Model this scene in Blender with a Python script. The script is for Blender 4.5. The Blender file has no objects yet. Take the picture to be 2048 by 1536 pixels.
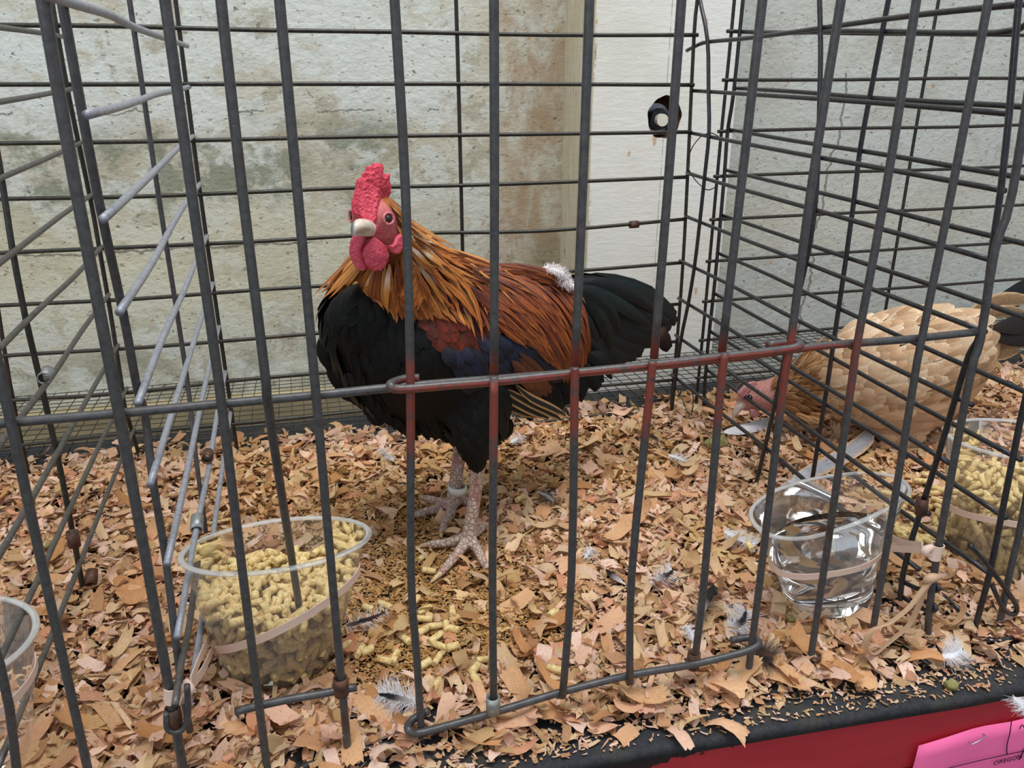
import bpy, bmesh, math, random
import numpy as np
from mathutils import Vector, Matrix, noise
from mathutils.bvhtree import BVHTree
random.seed(7); RS = np.random.RandomState(7)
S = bpy.context.scene; COL = S.collection
R = math.radians

# ------------------------------------------------------------ camera, world, lights, exposure
FPX, PITCH, YAW, ROLL, CAMH = 1651.0, R(21.2), R(14.67), R(0.2), 0.34
_f = Vector((math.sin(YAW)*math.cos(PITCH), math.cos(YAW)*math.cos(PITCH), -math.sin(PITCH)))
_r0 = Vector((math.cos(YAW), -math.sin(YAW), 0)); _u0 = _r0.cross(_f)
RT = _r0*math.cos(ROLL)+_u0*math.sin(ROLL); UP = _u0*math.cos(ROLL)-_r0*math.sin(ROLL); FW = _f
CAM = Vector((0, 0, CAMH))
cd = bpy.data.cameras.new('camera'); cam = bpy.data.objects.new('camera', cd); COL.objects.link(cam)
cd.sensor_width = 36; cd.lens = 36*FPX/2048; cd.clip_start = .01; cd.clip_end = 50
cam.matrix_world = Matrix((RT, UP, -FW)).transposed().to_4x4(); cam.location = CAM
S.camera = cam
def ray(x, y): return RT*((x-1024)/FPX) - UP*((y-768)/FPX) + FW
def onz(x, y, z=0.): d = ray(x, y); return CAM+d*((z-CAMH)/d.z)
def ony(x, y, Y): d = ray(x, y); return CAM+d*(Y/d.y)
def onx(x, y, X): d = ray(x, y); return CAM+d*(X/d.x)

w = bpy.data.worlds.new('world'); S.world = w; w.use_nodes = True
bg = w.node_tree.nodes['Background']; bg.inputs[0].default_value = (.86, .93, 1, 1); bg.inputs[1].default_value = .46
def area(name, loc, target, size, power, color, sy=None):
    l = bpy.data.lights.new(name, 'AREA'); l.energy = power; l.color = color
    l.shape = 'RECTANGLE'; l.size = size; l.size_y = sy or size
    o = bpy.data.objects.new(name, l); COL.objects.link(o); o.location = loc
    o.rotation_euler = (Vector(target)-Vector(loc)).to_track_quat('-Z', 'Y').to_euler(); return o
area('overhead_area_light', (.35, .15, 2.3), (.25, .75, 0), 1.5, 37, (1, .985, .96), .9)  # unseen area lamp added overhead for soft light from above
area('left_rear_area_light', (-1.9, -1.6, 1.7), (.2, .7, .1), 1.6, 15, (.93, .96, 1))  # unseen area lamp, soft cool light from behind the camera at left
S.view_settings.view_transform = 'Standard'; S.view_settings.look = 'None'
S.cycles.transparent_max_bounces = 32
S.view_settings.exposure = 0.36; S.view_settings.gamma = 1; S.view_settings.use_curve_mapping = False

# ------------------------------------------------------------ material helpers
def lin(c):
    if isinstance(c, str): c = [int(c[i:i+2], 16)/255 for i in (0, 2, 4)]
    return tuple((v/12.92 if v <= .04045 else ((v+.055)/1.055)**2.4) for v in c[:3])+(1,)
class MT:
    def __init__(s, name, rough=.6, spec=.5, metal=0):
        s.m = bpy.data.materials.new(name); s.m.use_nodes = True; s.t = s.m.node_tree
        s.b = s.t.nodes['Principled BSDF']; s.b.inputs['Roughness'].default_value = rough
        s.b.inputs['Specular IOR Level'].default_value = spec; s.b.inputs['Metallic'].default_value = metal
        s.out = s.t.nodes['Material Output']
    def n(s, typ, **kw):
        nd = s.t.nodes.new(typ)
        for k, v in kw.items():
            if k[0] == '_': setattr(nd, k[1:], v)
            else:
                key = k.replace('__', ' ')
                nd.inputs[int(key[1:]) if key[0] == 'i' and key[1:].isdigit() else key].default_value = v
        return nd
    def l(s, a, b): s.t.links.new(a, b); return s
    def coord(s, kind='Object', scale=None):
        tc = s.n('ShaderNodeTexCoord'); o = tc.outputs[kind]
        if kind == 'World': pass
        if scale:
            mp = s.n('ShaderNodeMapping', Scale=scale); s.l(o, mp.inputs[0]); o = mp.outputs[0]
        return o
    def pos(s, scale=None, loc=None):
        o = s.n('ShaderNodeNewGeometry').outputs['Position']
        if scale or loc:
            mp = s.n('ShaderNodeMapping')
            if scale: mp.inputs['Scale'].default_value = scale
            if loc: mp.inputs['Location'].default_value = loc
            s.l(o, mp.inputs[0]); o = mp.outputs[0]
        return o
    def noise(s, vec, scale, detail=4, rough=.55, dist=0):
        nd = s.n('ShaderNodeTexNoise', Scale=scale, Detail=detail, Roughness=rough, Distortion=dist); s.l(vec, nd.inputs['Vector']); return nd.outputs[0]
    def ramp(s, fac, stops, interp='LINEAR'):
        nd = s.n('ShaderNodeValToRGB'); nd.color_ramp.interpolation = interp; e = nd.color_ramp.elements
        while len(e) < len(stops): e.new(.5)
        for el, (p, c) in zip(e, stops):
            el.position = p; el.color = (c, c, c, 1) if isinstance(c, (int, float)) else lin(c)
        s.l(fac, nd.inputs[0]); return nd.outputs[0]
    def mix(s, fac, a, b, mode='MIX'):
        nd = s.n('ShaderNodeMix', _data_type='RGBA', _blend_type=mode)
        for v, i in ((fac, 0), (a, 6), (b, 7)):
            if hasattr(v, 'links'): s.l(v, nd.inputs[i])
            else: nd.inputs[i].default_value = v if i == 0 else (lin(v) if isinstance(v, str) else v)
        return nd.outputs[2]
    def math(s, op, a, b=0., c=None, clamp=False):
        nd = s.n('ShaderNodeMath', _operation=op, _use_clamp=clamp)
        for i, v in enumerate((a, b, c)):
            if v is None: continue
            if hasattr(v, 'links'): s.l(v, nd.inputs[i])
            else: nd.inputs[i].default_value = v
        return nd.outputs[0]
    def base(s, o):
        if hasattr(o, 'links'): s.l(o, s.b.inputs['Base Color'])
        else: s.b.inputs['Base Color'].default_value = lin(o)
        return s
    def bump(s, h, strength=.3, dist=.001):
        nd = s.n('ShaderNodeBump', Strength=strength, Distance=dist); s.l(h, nd.inputs['Height']); s.l(nd.outputs[0], s.b.inputs['Normal']); return s

def mask(m, x0, x1, z0, z1, soft=.02, n=.02, nscale=25):
    """noisy-edged rectangular patch of a stain at its place on the wall (world x,z)"""
    p = m.pos(); nz = m.noise(p, nscale, 3); sep = m.n('ShaderNodeSeparateXYZ'); m.l(p, sep.inputs[0])
    off = m.math('MULTIPLY', m.math('SUBTRACT', nz, .5), n*2)
    X = m.math('ADD', sep.outputs[0], off); Z = m.math('ADD', sep.outputs[2], off)
    def sm(v, a, b):
        nd = m.n('ShaderNodeMapRange', _interpolation_type='SMOOTHSTEP'); m.l(v, nd.inputs[0]); nd.inputs[1].default_value = a; nd.inputs[2].default_value = b; return nd.outputs[0]
    r = m.math('MULTIPLY', sm(X, x0-soft, x0+soft), sm(X, x1+soft, x1-soft))
    return m.math('MULTIPLY', r, m.math('MULTIPLY', sm(Z, z0-soft, z0+soft), sm(Z, z1+soft, z1-soft)))
def crack_h(m, z0, w=.0016, amp=.018, gate=.45, seed=0):
    p = m.pos(); sep = m.n('ShaderNodeSeparateXYZ'); m.l(p, sep.inputs[0])
    a = m.noise(m.pos(scale=(14, 1, 14), loc=(seed, 0, 0)), 1, 5, .75)
    d = m.math('ABSOLUTE', m.math('SUBTRACT', m.math('ADD', sep.outputs[2], m.math('MULTIPLY', m.math('SUBTRACT', a, .5), amp)), z0))
    g = m.noise(m.pos(scale=(18, 1, 9), loc=(seed+5, 0, 0)), 1, 3)
    return m.math('MULTIPLY', m.math('LESS_THAN', d, w), m.math('GREATER_THAN', g, gate))

def mat_concrete():
    m = MT('concrete', .9, .2)
    p = m.pos(scale=(1, 1, 1.2))
    c = m.ramp(m.noise(p, 7, 6, .6, .5), [(.32, 'aca693'), (.45, 'bfbaa8'), (.55, 'c9c8ba'), (.68, 'b8b4a2'), (.78, 'cfd3cb')])
    c = m.mix(m.ramp(m.noise(p, 15, 6, .68, .3), [(.50, 0.), (.53, .75)]), c, 'cdd2cb')
    c = m.mix(m.ramp(m.noise(m.pos(scale=(1, 1, 1.2), loc=(3, 1, 4)), 21, 5, .65, .3), [(.57, 0.), (.60, .6)]), c, 'a39d88')
    c = m.mix(m.math('MULTIPLY', mask(m, -.7, .2, .27, .6, .03, .04, 9), m.ramp(m.noise(m.pos(loc=(1, 0, 7)), 8, 6, .7), [(.46, 0.), (.52, .8)])), c, 'd6dcd8')
    # green algae band, whitish efflorescence, brown stains by the pilaster: each at its own place
    g = m.math('MULTIPLY', mask(m, -.6, .13, .185, .275, .02, .03), m.ramp(m.noise(p, 17, 6, .7), [(.47, 0.), (.56, .8)]))
    c = m.mix(g, c, '7f8470')
    g2 = m.math('MULTIPLY', mask(m, -.5, .4, -.05, .02, .02, .03), m.ramp(m.noise(p, 20, 5, .7), [(.45, 0.), (.6, .7)]))
    c = m.mix(g2, c, '8d9080')
    yl = m.math('MULTIPLY', mask(m, -.6, .12, .05, .19, .03, .03), .45)
    c = m.mix(yl, c, 'd6d1b4')
    br = m.math('MULTIPLY', mask(m, .24, .36, .08, .42, .025, .04, 12), m.ramp(m.noise(m.pos(scale=(1, 1, .45)), 26, 5, .7, 1.5), [(.38, .1), (.6, .8)]))
    c = m.mix(br, c, 'a58b6d')
    br2 = m.math('MULTIPLY', mask(m, .285, .36, .03, .14, .012, .03, 20), .55)
    c = m.mix(br2, c, '8a7a58')
    # right-hand bay is cooler, greyer
    c = m.mix(m.math('MULTIPLY', mask(m, .52, 1.6, -.3, .6, .01, .0), .6), c, 'bcc1bf')
    c = m.mix(m.math('MULTIPLY', mask(m, .52, 1.6, .10, .18, .03, .03), .4), c, 'd0cdbb')
    pit = m.ramp(m.noise(m.pos(scale=(1, 1, 1.5)), 120, 2, .5), [(.63, 0.), (.70, .55)])
    c = m.mix(pit, c, '77705f')
    pit2 = m.math('MULTIPLY', m.ramp(m.noise(p, 85, 3, .6), [(.64, 0.), (.68, .85)]), m.ramp(m.noise(p, 12, 2), [(.45, .15), (.6, 1.)]))
    c = m.mix(pit2, c, '5c5a52')
    crk = m.math('MAXIMUM', m.math('MULTIPLY', crack_h(m, .142, .0015, .03, .30, 3), mask(m, -.8, .02, .1, .2, .01, .0)), m.math('MULTIPLY', crack_h(m, .290, .0009, .03, .50, 9), mask(m, -.8, .26, .2, .4, .01, .0)))
    # vertical crack on the right bay
    sep = m.n('ShaderNodeSeparateXYZ'); m.l(m.pos(), sep.inputs[0])
    a = m.noise(m.pos(scale=(.2, 1, 13), loc=(2, 0, 1)), 1, 4, .7)
    d = m.math('ABSOLUTE', m.math('SUBTRACT', m.math('ADD', m.math('ADD', sep.outputs[0], m.math('MULTIPLY', sep.outputs[2], -.08)), m.math('MULTIPLY', m.math('SUBTRACT', a, .5), .05)), .688))
    vc = m.math('MULTIPLY', m.math('LESS_THAN', d, .0017), m.math('LESS_THAN', sep.outputs[2], .33))
    crk = m.math('MAXIMUM', crk, vc)
    c = m.mix(m.math('MULTIPLY', crk, .65), c, '55524a')
    spk = m.ramp(m.noise(m.pos(scale=(1, 1, 1)), 55, 1, .3), [(.76, 0.), (.77, .7)])
    c = m.mix(spk, c, 'b5885a')
    m.base(c)
    h = m.math('ADD', m.noise(m.pos(scale=(1, 1, 1.4)), 110, 4, .6), m.math('MULTIPLY', m.noise(p, 30, 5), 1.2))
    h = m.math('SUBTRACT', h, m.math('ADD', m.math('MULTIPLY', crk, 1.2), m.math('MULTIPLY', pit, .5)))
    m.bump(h, .5, .0025); return m.m
def mat_paint():
    m = MT('white_painted_concrete', .7, .3)
    p = m.pos(scale=(1, 1, 1))
    c = m.ramp(m.noise(p, 7, 5, .6), [(.3, 'dcdcd0'), (.55, 'e9e9e2'), (.8, 'e2e4e2')])
    # grubby tan wear on the left return of the pilaster
    tan = m.math('MULTIPLY', mask(m, .30, .3262, -.1, .7, .0006, 0.), m.ramp(m.noise(m.pos(scale=(1, 12, .7)), 16, 5, .7, 1.), [(.35, .35), (.62, .9)]))
    c = m.mix(tan, c, 'c8bb95')
    br = m.math('MULTIPLY', mask(m, .30, .3285, -.1, .7, .001, .002), m.ramp(m.noise(m.pos(scale=(1, 5, .7)), 32, 5, .7, 1.5), [(.58, 0.), (.66, .8)]))
    c = m.mix(br, c, '8f6d44')
    sp = m.ramp(m.noise(p, 90, 3, .5), [(.70, 0.), (.74, .6)]); c = m.mix(sp, c, 'a79c86')
    wc = m.ramp(m.noise(m.pos(scale=(1.6, 1, 1)), 38, 1, .3), [(.755, 0.), (.765, .7)]); c = m.mix(wc, c, 'c99a6c')
    sep = m.n('ShaderNodeSeparateXYZ'); m.l(m.pos(), sep.inputs[0])
    d = m.math('ABSOLUTE', m.math('SUBTRACT', sep.outputs[0], .4122)); seam = m.math('MULTIPLY', m.math('LESS_THAN', d, .0006), m.math('GREATER_THAN', sep.outputs[2], .03))
    seam = m.math('MULTIPLY', seam, m.ramp(m.noise(m.pos(scale=(1, 1, 3)), 20, 4), [(.4, 0.), (.5, .6)]))
    c = m.mix(seam, c, '8c8a86')
    m.base(c); m.bump(m.noise(m.pos(scale=(1, 1, 3)), 60, 6, .65), .35, .002); return m.m
def mat_simple(name, c1, c2=None, scale=60, rough=.6, spec=.4, metal=0, bump=.2, stretch=(1, 1, 1), dist=.0005):
    m = MT(name, rough, spec, metal); p = m.coord('Object', stretch); n = m.noise(p, scale, 5, .6)
    m.base(m.ramp(n, [(.35, c1), (.65, c2 or c1)])); 
    if bump: m.bump(n, bump, dist)
    return m.m
def mat_wire(name, base, base2, red=False, rough=.38, pale=None):
    m = MT(name, rough, .55, .35)
    p = m.pos(); n = m.noise(p, 260, 4, .65)
    c = m.ramp(n, [(.3, base), (.7, base2)])
    rust = m.ramp(m.noise(m.pos(scale=(1, 1, .6)), 34, 5, .7), [(.60, 0.), (.70, .8)])
    c = m.mix(rust, c, '4e3a30')
    sp = m.ramp(m.noise(p, 420, 2, .5), [(.74, 0.), (.78, .5)]); c = m.mix(sp, c, '9a9a9a')
    if red:   # old red paint left on the rails and bars around the door, a band at rail height
        sep = m.n('ShaderNodeSeparateXYZ'); m.l(p, sep.inputs[0])
        nz = m.noise(m.pos(scale=(60, 60, 18)), 1, 4, .7)
        z = m.math('ADD', sep.outputs[2], m.math('MULTIPLY', m.math('SUBTRACT', nz, .5), .03))
        def sm(v, a, b):
            nd = m.n('ShaderNodeMapRange', _interpolation_type='SMOOTHSTEP'); m.l(v, nd.inputs[0]); nd.inputs[1].default_value = a; nd.inputs[2].default_value = b; return nd.outputs[0]
        k = m.math('MULTIPLY', sm(z, .166, .182), sm(z, .222, .210)); k = m.math('MULTIPLY', k, m.math('MULTIPLY', sm(sep.outputs[0], .028, .045), sm(sep.outputs[0], .29, .26)))
        chip = m.ramp(m.noise(m.pos(scale=(.6, 1, 1)), 160, 5, .75), [(.38, 0.), (.47, 1.)])
        wn = m.n('ShaderNodeNewGeometry'); sn = m.n('ShaderNodeSeparateXYZ'); m.l(wn.outputs['Normal'], sn.inputs[0])
        worn = m.math('MULTIPLY', sm(sn.outputs[2], .75, .3), m.math('MULTIPLY', k, chip))   # hands have worn the paint off the rail tops
        c = m.mix(m.math('MULTIPLY', worn, .92), c, '93463a')
    if pale: c = m.mix(m.ramp(m.noise(p, 300, 4, .6), [(.35, .35), (.6, .95)]), c, pale)
    m.base(c); m.bump(m.noise(p, 500, 3), .3, .0003); return m.m
def mat_shaving():
    m = MT('wood_shaving', .62, .25)
    at = m.n('ShaderNodeAttribute', _attribute_name='col'); uv = m.coord('UV', (3, 60, 1))
    g = m.noise(uv, 1.6, 4, .65, .4)
    c = m.mix(m.ramp(g, [(.40, .45), (.55, 0.)]), at.outputs['Color'], m.mix(1., at.outputs['Color'], 'b98a62', 'MULTIPLY'))
    c = m.mix(m.ramp(m.noise(m.coord('UV', (9, 9, 1)), 1.2, 3), [(.68, 0.), (.76, .3)]), c, '94683f')
    m.base(c); m.bump(g, .3, .0004)
    tr = m.n('ShaderNodeBsdfTranslucent'); m.l(c, tr.inputs[0]); mx = m.n('ShaderNodeMixShader'); mx.inputs[0].default_value = .14
    m.l(m.b.outputs[0], mx.inputs[1]); m.l(tr.outputs[0], mx.inputs[2]); m.l(mx.outputs[0], m.out.inputs[0]); return m.m
def mat_pellet():
    m = MT('feed_pellet', .8, .2); at = m.n('ShaderNodeObjectInfo'); p = m.pos()
    c = m.ramp(m.noise(p, 380, 4, .7), [(.3, 'b39458'), (.5, 'dcc388'), (.72, 'eedbac')])
    c = m.mix(m.ramp(m.noise(p, 700, 2), [(.66, 0.), (.72, .7)]), c, '7b6238')
    m.base(c); m.bump(m.noise(p, 900, 3), .5, .0006); return m.m
def mat_clear(name, tint=(1, 1, 1), haze=.10, gl=.9, rough=.04):
    m = MT(name); t = m.t; t.nodes.remove(m.b)
    tr = m.n('ShaderNodeBsdfTransparent'); tr.inputs[0].default_value = (*tint, 1)
    df = m.n('ShaderNodeBsdfDiffuse'); df.inputs[0].default_value = lin('d9dadb')
    g = m.n('ShaderNodeBsdfGlossy', Roughness=rough); g.inputs[0].default_value = (1, 1, 1, 1)
    lw = m.n('ShaderNodeLayerWeight', Blend=.28); 
    hz = m.math('ADD', m.math('MULTIPLY', m.ramp(m.noise(m.pos(), 40, 4, .65), [(.4, .4), (.7, 1.)]), haze), m.math('MULTIPLY', lw.outputs['Facing'], haze*1.3))
    a = m.n('ShaderNodeMixShader'); m.l(hz, a.inputs[0]); m.l(tr.outputs[0], a.inputs[1]); m.l(df.outputs[0], a.inputs[2])
    b = m.n('ShaderNodeMixShader'); m.l(m.math('MULTIPLY', lw.outputs['Fresnel'], gl, clamp=True), b.inputs[0]); m.l(a.outputs[0], b.inputs[1]); m.l(g.outputs[0], b.inputs[2])
    m.l(b.outputs[0], m.out.inputs[0]); return m.m
def mat_feather(name, stops, rough=.5, spec=.4, streak=.5, sheen=None, edge=None, shaft=None, vary=.12):
    """stops: colours along the feather (v 0 root..1 tip); barbs as streaks; edge: colour at the vane edge"""
    m = MT(name, rough, spec); uv = m.n('ShaderNodeTexCoord').outputs['UV']; sep = m.n('ShaderNodeSeparateXYZ'); m.l(uv, sep.inputs[0])
    info = m.n('ShaderNodeObjectInfo')
    c = m.ramp(sep.outputs[1], stops)
    u = m.math('ABSOLUTE', m.math('SUBTRACT', m.math('MULTIPLY', sep.outputs[0], 2.), 1.))
    if edge: c = m.mix(m.ramp(u, [(edge[1], 0.), (edge[2], 1.)]), c, edge[0])
    if shaft: c = m.mix(m.ramp(u, [(.06, shaft[1]), (shaft[2], 0.)]), c, shaft[0])
    # barbs slant from the shaft to the edge
    s = m.n('ShaderNodeCombineXYZ'); m.l(m.math('MULTIPLY', u, 1.2), s.inputs[0])
    m.l(m.math('SUBTRACT', m.math('MULTIPLY', sep.outputs[1], 34.), m.math('MULTIPLY', u, 7.)), s.inputs[1]); m.l(m.math('MULTIPLY', info.outputs['Random'], 30.), s.inputs[2])
    b = m.noise(s.outputs[0], 1.7, 3, .7)
    c = m.mix(m.ramp(b, [(.36, streak), (.56, 0.)]), c, m.mix(1., c, '4a3a34', 'MULTIPLY'))
    hs = m.n('ShaderNodeHueSaturation'); m.l(c, hs.inputs['Color']); m.l(m.math('ADD', m.math('MULTIPLY', m.math('SUBTRACT', info.outputs['Random'], .5), vary*4), 1.), hs.inputs['Value'])
    m.base(hs.outputs[0]); m.bump(b, .45, .0008)
    if sheen:
        m.b.inputs['Sheen Weight'].default_value = sheen[1]; m.b.inputs['Sheen Tint'].default_value = lin(sheen[0]); m.b.inputs['Sheen Roughness'].default_value = .35
    return m.m

# ------------------------------------------------------------ object helpers
def wloc(o):
    v = Vector(o.location)
    while o.parent: o = o.parent; v = v+Vector(o.location)
    return v
def mk(name, verts, faces, mat, parent=None, loc=None, smooth=True, uvs=None, cols=None):
    me = bpy.data.meshes.new(name); off = wloc(parent) if parent else Vector((0, 0, 0))
    if loc is not None and not parent: off = Vector(loc)
    v = np.array([tuple(p) for p in verts], dtype=float)-np.array(off)
    me.from_pydata(v.tolist(), [], faces)
    if smooth and name not in ('loop', 'bar_loop'): me.polygons.foreach_set('use_smooth', [True]*len(me.polygons))
    if uvs is not None:
        l = me.uv_layers.new(name='UVMap'); vi = np.zeros(len(me.loops), dtype=np.int32); me.loops.foreach_get('vertex_index', vi)
        l.data.foreach_set('uv', np.array(uvs, dtype=np.float32)[vi].ravel())
    if mat: me.materials.append(mat)
    o = bpy.data.objects.new(name, me); COL.objects.link(o)
    if parent: o.parent = parent
    elif loc is not None: o.location = loc
    return o
def empty(name, loc): o = bpy.data.objects.new(name, None); COL.objects.link(o); o.location = loc; o.empty_display_size = .02; return o
def tag(o, label=None, cat=None, group=None, kind=None):
    if label: o['label'] = label
    if cat: o['category'] = cat
    if group: o['group'] = group
    if kind: o['kind'] = kind
    return o
def box(x0, x1, y0, y1, z0, z1):
    v = [(x, y, z) for x in (x0, x1) for y in (y0, y1) for z in (z0, z1)]
    f = [(0, 1, 3, 2), (4, 6, 7, 5), (0, 4, 5, 1), (2, 3, 7, 6), (0, 2, 6, 4), (1, 5, 7, 3)]; return v, f
def spline(pts, n=6):
    P = [Vector(p) for p in pts]
    if len(P) < 3: return [P[0].lerp(P[-1], i/n) for i in range(n+1)]
    out = []
    for i in range(len(P)-1):
        p0 = P[max(i-1, 0)]; p1 = P[i]; p2 = P[i+1]; p3 = P[min(i+2, len(P)-1)]
        for k in range(n):
            t = k/n; out.append(.5*((2*p1)+(p2-p0)*t+(2*p0-5*p1+4*p2-p3)*t*t+(3*p1-p0-3*p2+p3)*t**3))
    out.append(P[-1]); return out
def tube_geo(pts, r, seg=8, caps=True):
    P = [Vector(p) for p in pts]; rs = r if hasattr(r, '__len__') else [r]*len(P)
    V, F = [], []; t0 = (P[1]-P[0]).normalized(); a = t0.orthogonal().normalized()
    for i, p in enumerate(P):
        t = (P[min(i+1, len(P)-1)]-P[max(i-1, 0)]).normalized(); a = (a-t*a.dot(t)).normalized(); b = t.cross(a)
        rr = rs[i]; rx, ry = (rr, rr) if not hasattr(rr, '__len__') else rr
        for k in range(seg):
            th = 2*math.pi*k/seg; V.append(p+a*math.cos(th)*rx+b*math.sin(th)*ry)
    for i in range(len(P)-1):
        for k in range(seg): F.append((i*seg+k, i*seg+(k+1) % seg, (i+1)*seg+(k+1) % seg, (i+1)*seg+k))
    if caps: F.append(tuple(range(seg-1, -1, -1))); F.append(tuple((len(P)-1)*seg+k for k in range(seg)))
    return V, F
def tube(name, pts, r, mat, parent, seg=8, **kw):
    V, F = tube_geo(pts, r, seg); return mk(name, V, F, mat, parent, **kw)
def join_geo(geos):
    V, F = [], []
    for v, f in geos:
        o = len(V); V += list(v); F += [tuple(i+o for i in q) for q in f]
    return V, F

# ------------------------------------------------------------ setting
M_conc = mat_concrete(); M_paint = mat_paint()
YW, YP = 1.0, .90
struct = lambda n, g, m, **k: tag(mk(n, g[0], g[1], m, smooth=False, **k), kind='structure')
struct('floor', box(-4, 4, -2.6, 1.6, -.80, -.75), mat_simple('barn_floor', '5b5751', '77736b', 8, .9))
struct('wall_back', box(-1.6, 2.6, YW, YW+.15, -.75, 1.2), M_conc)
# pilaster with a drilled bolt hole
hc = ony(1329, 235, YP); hr = .0205
X0, X1p = .325, .4985
def pilaster():
    V, F = [], []; n = 48; s = .03
    ring = []
    for rr, yy in ((hr, YP), (hr, YP+.028)):
        ids = []
        for k in range(n):
            th = 2*math.pi*k/n; j = 1+.03*math.sin(5*th)+.02*math.sin(9*th+1)
            V.append((hc.x+math.cos(th)*rr*j, yy, hc.z+math.sin(th)*rr*1.12*j)); ids.append(len(V)-1)
        ring.append(ids)
    sq = []
    for k in range(n):
        th = 2*math.pi*k/n; c, q = math.cos(th), math.sin(th); m_ = max(abs(c), abs(q)); V.append((hc.x+c/m_*s, YP, hc.z+q/m_*s)); sq.append(len(V)-1)
    for k in range(n):
        k2 = (k+1) % n; F.append((ring[0][k], ring[0][k2], sq[k2], sq[k])); F.append((ring[0][k2], ring[0][k], ring[1][k], ring[1][k2]))
    F.append(tuple(ring[1]))
    def q(x0, x1, z0, z1):
        b = len(V); V.extend([(x0, YP, z0), (x1, YP, z0), (x1, YP, z1), (x0, YP, z1)]); F.append((b, b+1, b+2, b+3))
    zb, zt = -.75, 1.2
    q(X0, hc.x-s, zb, zt); q(hc.x+s, X1p, zb, zt); q(hc.x-s, hc.x+s, zb, hc.z-s); q(hc.x-s, hc.x+s, hc.z+s, zt)
    b = len(V); V.extend([(X0, YP, zb), (X0, YW, zb), (X0, YW, zt), (X0, YP, zt), (X1p, YP, zb), (X1p, YW, zb), (X1p, YW, zt), (X1p, YP, zt)])
    F.append((b, b+3, b+2, b+1)); F.append((b+4, b+5, b+6, b+7)); return V, F
pil = struct('trim_1', pilaster(), M_paint)
M_hole = mat_simple('rusty_hole_lining', '2a1c12', '6b4a2c', 120, .9)
pil.data.materials.append(M_hole)
for p in pil.data.polygons:
    if p.center.y > YP+.005 and abs(p.center.x-hc.x) < .03: p.material_index = 1
v, f = box(-1.6, X0-.001, .965, YW-.001, -.075, -.04); struct('trim_2', (v, f), mat_simple('old_timber_ledge', '8f8263', 'b5a886', 30, .85, stretch=(.3, 1, 3)))
# bolt in the hole
M_steel = mat_simple('galvanised_steel', '9a9ca6', 'b9bcc6', 90, .35, .5, .7, .1)
M_dark = mat_simple('dark_steel', '23232a', '3a3a44', 80, .4, .5, .6, .1)
M_white = mat_simple('bolt_end_paint', 'cfcdbb', 'e2e0d0', 200, .5)
bt = tag(empty('bolt', (hc.x-.001, YP+.02, hc.z-.003)), 'steel bolt with nut and washer recessed in the hole of the white pilaster', 'bolt')
bc = Vector(bt.location)
def disc(c, r, y0, y1, n=32, hexa=False):
    n = 6 if hexa else n; V = []; F = []
    for yy in (y0, y1):
        for k in range(n): th = 2*math.pi*k/n+.3; V.append((c[0]+math.cos(th)*r, yy, c[2]+math.sin(th)*r))
    for k in range(n): F.append((k, (k+1) % n, n+(k+1) % n, n+k))
    F += [tuple(range(n)), tuple(range(2*n-1, n-1, -1))]; return V, F
mk('washer', *disc(bc, .0175, YP+.022, YP+.026), M_steel, bt, smooth=False)
mk('nut', *disc(bc, .0125, YP+.010, YP+.0222, hexa=True), M_dark, bt, smooth=False)
mk('bolt_shaft', *disc(bc, .0068, YP+.002, YP+.012), M_white, bt, smooth=False)

# ------------------------------------------------------------ bench
bench = tag(empty('show_bench', (.3, .55, -.75)), 'long show bench with black rubber mat top and red painted front boards', 'bench')
def edgeY(x): return .3135-.042*x+.0015*math.sin(9*x)+(.004*max(0, x-.35)*10 if x > .35 else 0)
xs = np.linspace(-1.4, 2.2, 120)
V, F = [], []
for x in xs:
    e = edgeY(x); V += [(x, .80, 0), (x, .5, 0), (x, e+.004, 0), (x, e+.0012, -.0008), (x, e, -.003), (x, e+.001, -.0075), (x, .5, -.0075), (x, .80, -.0075)]
for i in range(len(xs)-1):
    for k in range(7): F.append((i*8+k, (i+1)*8+k, (i+1)*8+k+1, i*8+k+1))
m = MT('black_rubber_mat', .75, .35); p = m.pos()
c = m.ramp(m.noise(p, 300, 3), [(.3, '1c1d22'), (.7, '2e3036')])
c = m.mix(m.ramp(m.noise(p, 900, 3, .6), [(.64, 0.), (.74, .5)]), c, '7d7262')
dust = m.ramp(m.noise(p, 26, 5, .6), [(.48, 0.), (.66, .35)]); c = m.mix(dust, c, '5c5646')
m.base(c); m.bump(m.noise(p, 1200, 2), .5, .0006)
mk('rubber_mat', V, F, m.m, bench)
V, F = box(-1.4, 2.2, .335, .79, -.04, -.0078); mk('bench_top', V, F, mat_simple('plywood', '6d5a41', '8a7352', 30), bench, smooth=False)
m = MT('red_painted_board', .42, .45); p = m.pos()
c = m.ramp(m.noise(m.pos(scale=(.4, 1, 2)), 18, 4), [(.3, 'a3252f'), (.7, 'b8323c')])
sep = m.n('ShaderNodeSeparateXYZ'); m.l(p, sep.inputs[0])
nz = m.noise(m.pos(scale=(1, 1, 1.5)), 75, 5, .8)
lim = m.math('ADD', -.0145, m.math('ADD', m.math('MULTIPLY', m.math('SUBTRACT', nz, .5), .02), m.math('MULTIPLY', m.math('MAXIMUM', m.math('SUBTRACT', sep.outputs[0], .16), 0.), .16)))
blk = m.math('MULTIPLY', m.math('GREATER_THAN', sep.outputs[2], lim), m.math('LESS_THAN', sep.outputs[0], .232))
c = m.mix(blk, c, '2a1a1c'); m.base(c)   # black paint slopped over the board's top edge
m.bump(m.noise(p, 60, 4), .12, .001); M_red = m.m
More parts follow.
